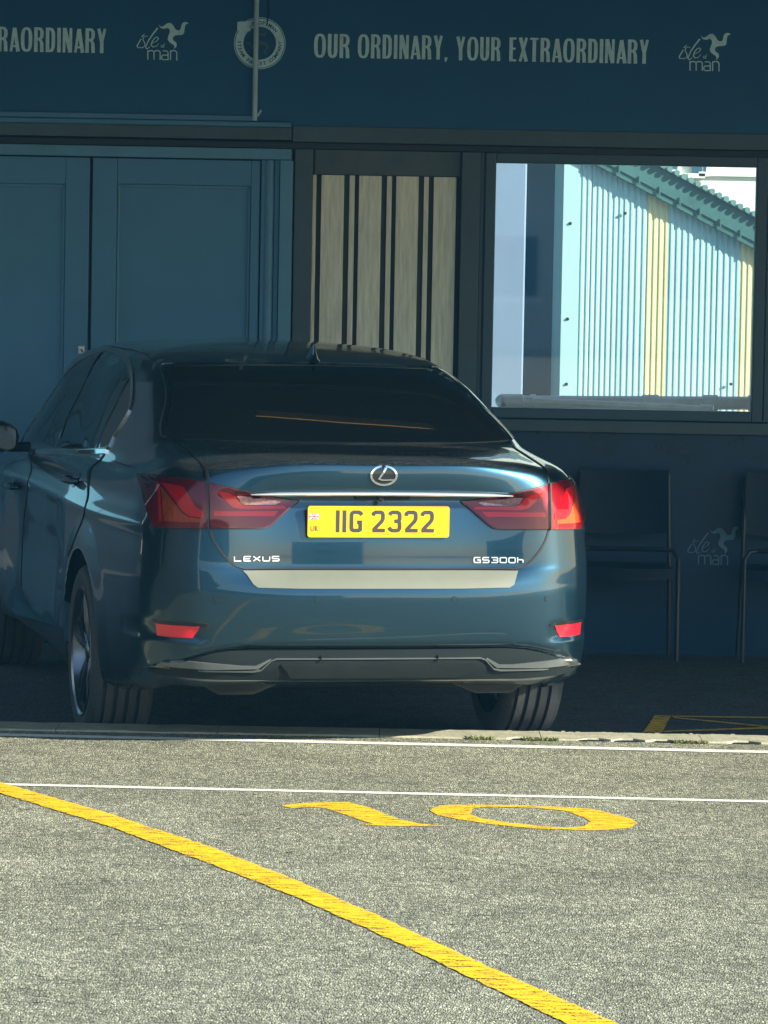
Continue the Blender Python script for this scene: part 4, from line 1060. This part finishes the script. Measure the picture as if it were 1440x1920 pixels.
for x,kd in ((102.5,'I'),(127,'I'),(153,'G'),(236,'2'),(297.5,'3'),(357,'2'),(417,'2')): S+=plet(x,kd)
V2,F2=stroke_polys(S); V2,T2=union2d(V2,F2); relief('plate_characters',V2,T2,pm(0),.0012,M['plateink'],npl,base=.0004)
V2,F2=stroke_polys([([(12,70),(12,84),(15,88),(20,88),(23,84),(23,70)],2.6),([(29,70),(29,89)],2.6),([(37,70),(30,80),(37.5,89)],2.4)]); V2,T2=union2d(V2,F2); relief('country_code',V2,T2,pm(0),.0012,M['plateink'],npl,base=.0004)
relief('flag_field',[(5,26),(40,26),(40,47),(5,47)],[(0,1,2),(0,2,3)],pm(0),.0010,M['flagblue'],npl,base=.0003)
V2,F2=stroke_polys([([(5,27),(40,46)],3.6),([(40,27),(5,46)],3.6),([(22.5,26),(22.5,47)],7),([(5,36.5),(40,36.5)],7)]); V2,T2=union2d(V2,F2); relief('flag_cross',V2,T2,pm(0),.0014,M['flagwhite'],npl,base=.0006)
V2,F2=stroke_polys([([(22.5,26),(22.5,47)],3.6),([(5,36.5),(40,36.5)],3.6)]); V2,T2=union2d(V2,F2); relief('flag_cross',V2,T2,pm(0),.0018,M['flagred'],npl,base=.001)
V2,F2=stroke_polys([([(245,101.5),(290,101),(325,102)],[.6,1.6,.5]),([(455,103),(500,103)],.7)]); V2,T2=union2d(V2,F2); relief('plate_scratch',V2,T2,pm(0),.0008,M['plateedge'],npl,base=.0003)
# --- reflectors
for sg in (-1,1):
    drape('rear_reflector',[(sg*a,b) for a,b in ((.790,.506),(.655,.506),(.663,.486),(.678,.463),(.784,.462))],rearhit,.003,M['lampred'],step=.012,label=('left' if sg<0 else 'right')+' red bumper reflector')
    ribbon('reflector_bezel',[(sg*.800,.512),(sg*.70,.5135),(sg*.63,.510)],rearhit,.010,.002,M['blackgloss'])
# --- parking sensors
for l in (-.60,-.24,.262,.62):
    V2,T2=fillpoly(ell(l,.606,.011,.011,14),.01); relief('parking_sensor',V2,T2,rearhit,.0022,M['paint'],car); V3,F3=stroke_polys([(ell(l,.606,.0125,.0125,16),.0016,True)]); V3,T3=union2d(V3,F3); relief('sensor_ring',V3,T3,rearhit,.0012,M['gap'],car)
# --- lower valance, trim line and wings
edge=lambda l:.447-.10*max(0,(abs(l)-.45)/.35)**2.2
N_=24; top_=[( -.80+1.6*i/N_, edge(-.80+1.6*i/N_)-.021) for i in range(N_+1)]
bot=[(.78,.318),(.55,.313),(.30,.310),(-.30,.310),(-.55,.313),(-.78,.318)]
drape('diffuser',top_+bot,rearhit,.004,M['lowerpaint'],step=.025)
tp=[(-.795,.352),(-.62,.347),(-.455,.347),(-.43,.352),(-.395,.385),(-.375,.392),(0,.392),(.375,.392),(.395,.385),(.43,.352),(.455,.347),(.62,.347),(.795,.352)]
ribbon('diffuser_trim',tp,rearhit,.0035,.012,M['trimdark'],n=1)
for sg in (-1,1):
    drape('diffuser_wing',[(sg*a,b) for a,b in ((.395,.388),(.44,.356),(.60,.352),(.785,.356),(.765,.373),(.70,.381),(.60,.374),(.50,.366),(.45,.366),(.42,.381),(.40,.3925))],rearhit,.010,M['trimdark'],step=.02)
    ribbon('shut_line',[(sg*.215,.403),(sg*.215,.384)],rearhit,.003,.0135,M['gap'],n=1)
v,t=fillpoly([(-.36,.370),(.36,.370),(.335,.345),(.32,.322),(-.32,.322),(-.335,.345)],.03)
relief('diffuser_centre',v,t,rearhit,.010,M['blackplastic'],car,smooth=True)
# underside pieces
MB().box(-.66,.66,.24,.40,.285,.305,.01).build('undertray',M['blackplastic'],car)
MB().box(-.52,.52,.60,4.5,.22,.34,.02).build('floor_pan',M['blackplastic'],car)
MB().tube([(.34,.26,.30),(.42,.25,.283),(.54,.25,.283),(.62,.28,.30)],[.03,.045,.045,.02],14).build('silencer',M['gap'],car,True)
MB().tube([(-.34,.26,.30),(-.42,.25,.283),(-.54,.25,.283),(-.62,.28,.30)],[.03,.045,.045,.02],14).build('silencer',M['gap'],car,True)

# --- wheels
def wheel(l,s,z,sg):
    w_=MB()
    prof=[(-.112,.245),(-.118,.275),(-.120,.300),(-.112,.318),(-.098,.3285)]
    for a,b in ((-.078,-.064),(-.036,-.020),(.008,.024),(.052,.066)):
        prof+=[(a,.3335),(a+.002,.319),(b-.002,.319),(b,.3335)]
    prof+=[(.098,.3285),(.112,.318),(.120,.300),(.118,.275),(.112,.245)]
    ty=w_.lathe(prof,'x',96,(l,s,z)).build('wheel',M['tyre'],car,True)
    ty.data.set_sharp_from_angle(angle=radians(30))
    ty['label']=('left' if sg<0 else 'right')+(' rear' if s<2 else ' front')+' wheel'
    # shoulder sipes
    mb=MB()
    for k in range(60):
        an=2*pi*k/60; c0,s0=cos(an),sin(an)
        for side in (-1,1):
            p0=Vector((l+side*.100,s+c0*.3283,z+s0*.3283)); p1=Vector((l+side*.1165,s+c0*.309,z+s0*.309)); tt=Vector((0,-s0,c0))*.0022
            mb.add([p0-tt,p0+tt,p1+tt,p1-tt],[(0,1,2,3)])
    for v_ in mb.v: 
        d=Vector((0,v_.y-s,v_.z-z)).normalized(); v_+=d*.0012
    tag(mb.build('tread_sipe',M['gap'],ty),kind='stuff')
    x=l+sg*.112
    rim=MB().lathe([(x-l,.250),(x-l+sg*.006,.244),(x-l,.232),(x-l-sg*.02,.224),(x-l-sg*.10,.215),(x-l-sg*.17,.212)],'x',72,(l,s,z)).build('rim',M['rim'],ty,True)
    MB().lathe([(-sg*.05,.001),(-sg*.05,.20)],'x',40,(l,s,z)).build('brake_disc',M['blackplastic'],ty,True)
    for k in range(5):
        for da in (-.15,.15):
            an=radians(90+72*k)+da; an0=radians(90+72*k)+da*.9
            c0,s0=cos(an),sin(an); mbk=MB(); t_=Vector((0,-s0,c0)); d_=Vector((0,c0,s0))
            pts=[]
            for r,ww,dx in ((.045,.022,-.018),(.12,.015,-.006),(.19,.014,-.004),(.236,.018,-.008)):
                cc=Vector((x+sg*dx-sg*.004,s,z))+d_*r
                pts.append([cc-t_*ww+Vector((-sg*.012,0,0)),cc-t_*ww*.35,cc+t_*ww*.35,cc+t_*ww+Vector((-sg*.012,0,0)),cc+Vector((-sg*.03,0,0))])
            vv=[p for q in pts for p in q]; ff=[]
            for i in range(3):
                for j in range(5): ff.append((i*5+j,(i+1)*5+j,(i+1)*5+(j+1)%5,i*5+(j+1)%5))
            mbk.add(vv,ff).build('spoke',M['rim'],ty)
    MB().lathe([(sg*.095,.0),(sg*.096,.022),(sg*.090,.034),(sg*.07,.040),(sg*.05,.06)],'x',30,(l,s,z)).build('hub_cap',M['rim'],ty,True)
for s_,dz in ((1.135,0),(3.985,-.008)):
    for sg in (-1,1):
        wheel(sg*.800,s_,.310+dz,sg)
        lp=[(sg*.895,.372),(sg*.60,.372),(sg*.56,.34),(sg*.56,.01)]; v=[];f=[]; na=30
        for k in range(na+1):
            an=radians(-2+184*k/na)
            for h_,r_ in lp: v.append((h_,s_+r_*cos(an),.335+r_*sin(an)))
        for k in range(na):
            for i in range(3): f.append((k*4+i,k*4+4+i,k*4+5+i,k*4+1+i))
        obj('wheel_arch_liner',v,f,M['gap'],car,True)

# --- side glass, chrome outline and pillars (left side traced, mirrored to the right)
wo=[(24,829),(62,778),(100,730),(125,700),(152,676),(180,662),(205,657),(224,661),(238,674),(246,695),(249,725),(246,760),(232,790),(214,818),(198,842),(150,845),(100,845),(66,846)]
wp=sidepoly(wo)
print('WINDOW',[(round(a,2),round(b,2)) for a,b in wp])
for sg,mp in ((-1,L),(1,Rr)):
    g=drape('side_window',wp,mp,.003,M['glass'],step=.05,label=('left' if sg<0 else 'right')+' side windows')
    ribbon('chrome_surround',wp+[wp[0]],mp,.014,.007,M['satin'],n=3)
    for path,wd in (([(186,665),(160,715),(128,780),(106,843)],.050),([(247,704),(222,750),(200,795),(181,843)],.022)):
        q=sidepoly(path); ribbon('window_pillar',q,mp,wd,.006,M['blackgloss'],g)
    b=sidepoly([(62,849),(110,848),(160,848),(200,847)]); ribbon('belt_trim',b,mp,.016,.009,M['chrome'])
    # door gaps
    for path in ([(59,852),(58,885),(50,930),(43,1000),(40,1100)],[(196,852),(176,872),(166,905),(160,950),(140,1010),(128,1040)]):
        ribbon('shut_line',sidepoly(path),mp,.012,.003,M['gap'])
    for hp in ((30,912),(142,900)):
        p=pick(*hp); q,nn=mp(p.y,p.z)
        dsh=drape('handle_recess',ell(p.y,p.z,.075,.030,20),mp,.001,M['blackgloss'],step=.03)
        pts=[mp(p.y+dy,p.z+.002)[0]+Vector((sg*dx,0,0)) for dy,dx in ((-.105,.004),(-.09,.030),(-.04,.042),(.04,.044),(.09,.030),(.105,.004))]
        MB().tube(pts,[.010,.013,.014,.014,.013,.010],10).build('door_handle',M['paint'],car,True)
    # mirror
    mb=MB(); nrg=14; v=[];f=[]
    for i in range(nrg+1):
        t=pi*i/nrg
        for k in range(16):
            a=2*pi*k/16; v.append((sg*(.985+.115*cos(a)*sin(t)),3.30-.085*cos(t),1.03+.075*sin(a)*sin(t)))
    for i in range(nrg):
        for k in range(16): f.append((i*16+k,i*16+(k+1)%16,(i+1)*16+(k+1)%16,(i+1)*16+k))
    mr_=obj('door_mirror',v,f,M['paint'],car,True); 
    v2,t2=fillpoly(rrect(-.088,.088,-.052,.052,.03),.03)
    obj('mirror_glass',[(sg*.985+x,3.2125-.004,1.03+z) for x,z in v2],t2,M['glass'],mr_)
    MB().tube([(sg*.82,3.32,.985),(sg*.92,3.31,.985)],.022,10).build('mirror_arm',M['blackplastic'],mr_,True)
# windscreen
v,t=fillpoly([(-.60,1.40),(.60,1.40),(.68,1.06),(-.68,1.06)],.08)
def fronthit(l,z):
    h=bvh.ray_cast(Vector((l,7,z)),Vector((0,-1,0))); n=h[1]; return h[0],(n if n.y>0 else -n)
relief('windscreen',v,t,fronthit,.003,M['glass'],car,smooth=True)
for sg in (-1,1): relief('headlight',*fillpoly([(sg*.50,.74),(sg*.80,.78),(sg*.80,.70),(sg*.55,.66)],.04),fronthit,.004,M['lampclear'],car,smooth=True)
relief('grille',*fillpoly([(-.36,.74),(.36,.74),(.25,.55),(.42,.28),(-.42,.28),(-.25,.55)],.05),fronthit,.004,M['blackplastic'],car,smooth=True)
# --- roof ditch lines and aerial
for sg in (-1,1):
    P=[]
    for s,l in ((1.30,.566),(1.5,.570),(1.8,.565),(2.2,.56),(2.8,.55)):
        h=bvh.ray_cast(Vector((sg*l,s,3)),Vector((0,0,-1))); P.append(h[0]+Vector((0,0,.0015)))
    MB().tube(P,.004,6).build('roof_seam',M['gap'],car,True)
h=bvh.ray_cast(Vector((0.05,1.50,3)),Vector((0,0,-1)))[0]
zb0=h.z-.004; v=[];f=[]
prof=[(0,0,.021),(.012,.022,.017),(.025,.045,.010),(.030,.066,.005)]
st=[]
for (dz,(ya,yb),hw_) in ((0,(-.045,.155),.034),(.012,(-.038,.135),.020),(.035,(-.030,.075),.011),(.056,(-.026,.035),.0065),(.068,(-.022,.000),.004)):
    ring=[]
    for k in range(14):
        a=2*pi*k/14; ring.append((.05+hw_*sin(a),h.y+(ya+yb)/2+(yb-ya)/2*cos(a),zb0+dz))
    st.append(ring)
v=[p for r in st for p in r]
for i in range(len(st)-1):
    for k in range(14): f.append((i*14+k,i*14+(k+1)%14,(i+1)*14+(k+1)%14,(i+1)*14+k))
f.append(tuple(range(56,70)))
obj('roof_aerial',v,f,M['paint'],car,True,sharp=60)
bm.free()
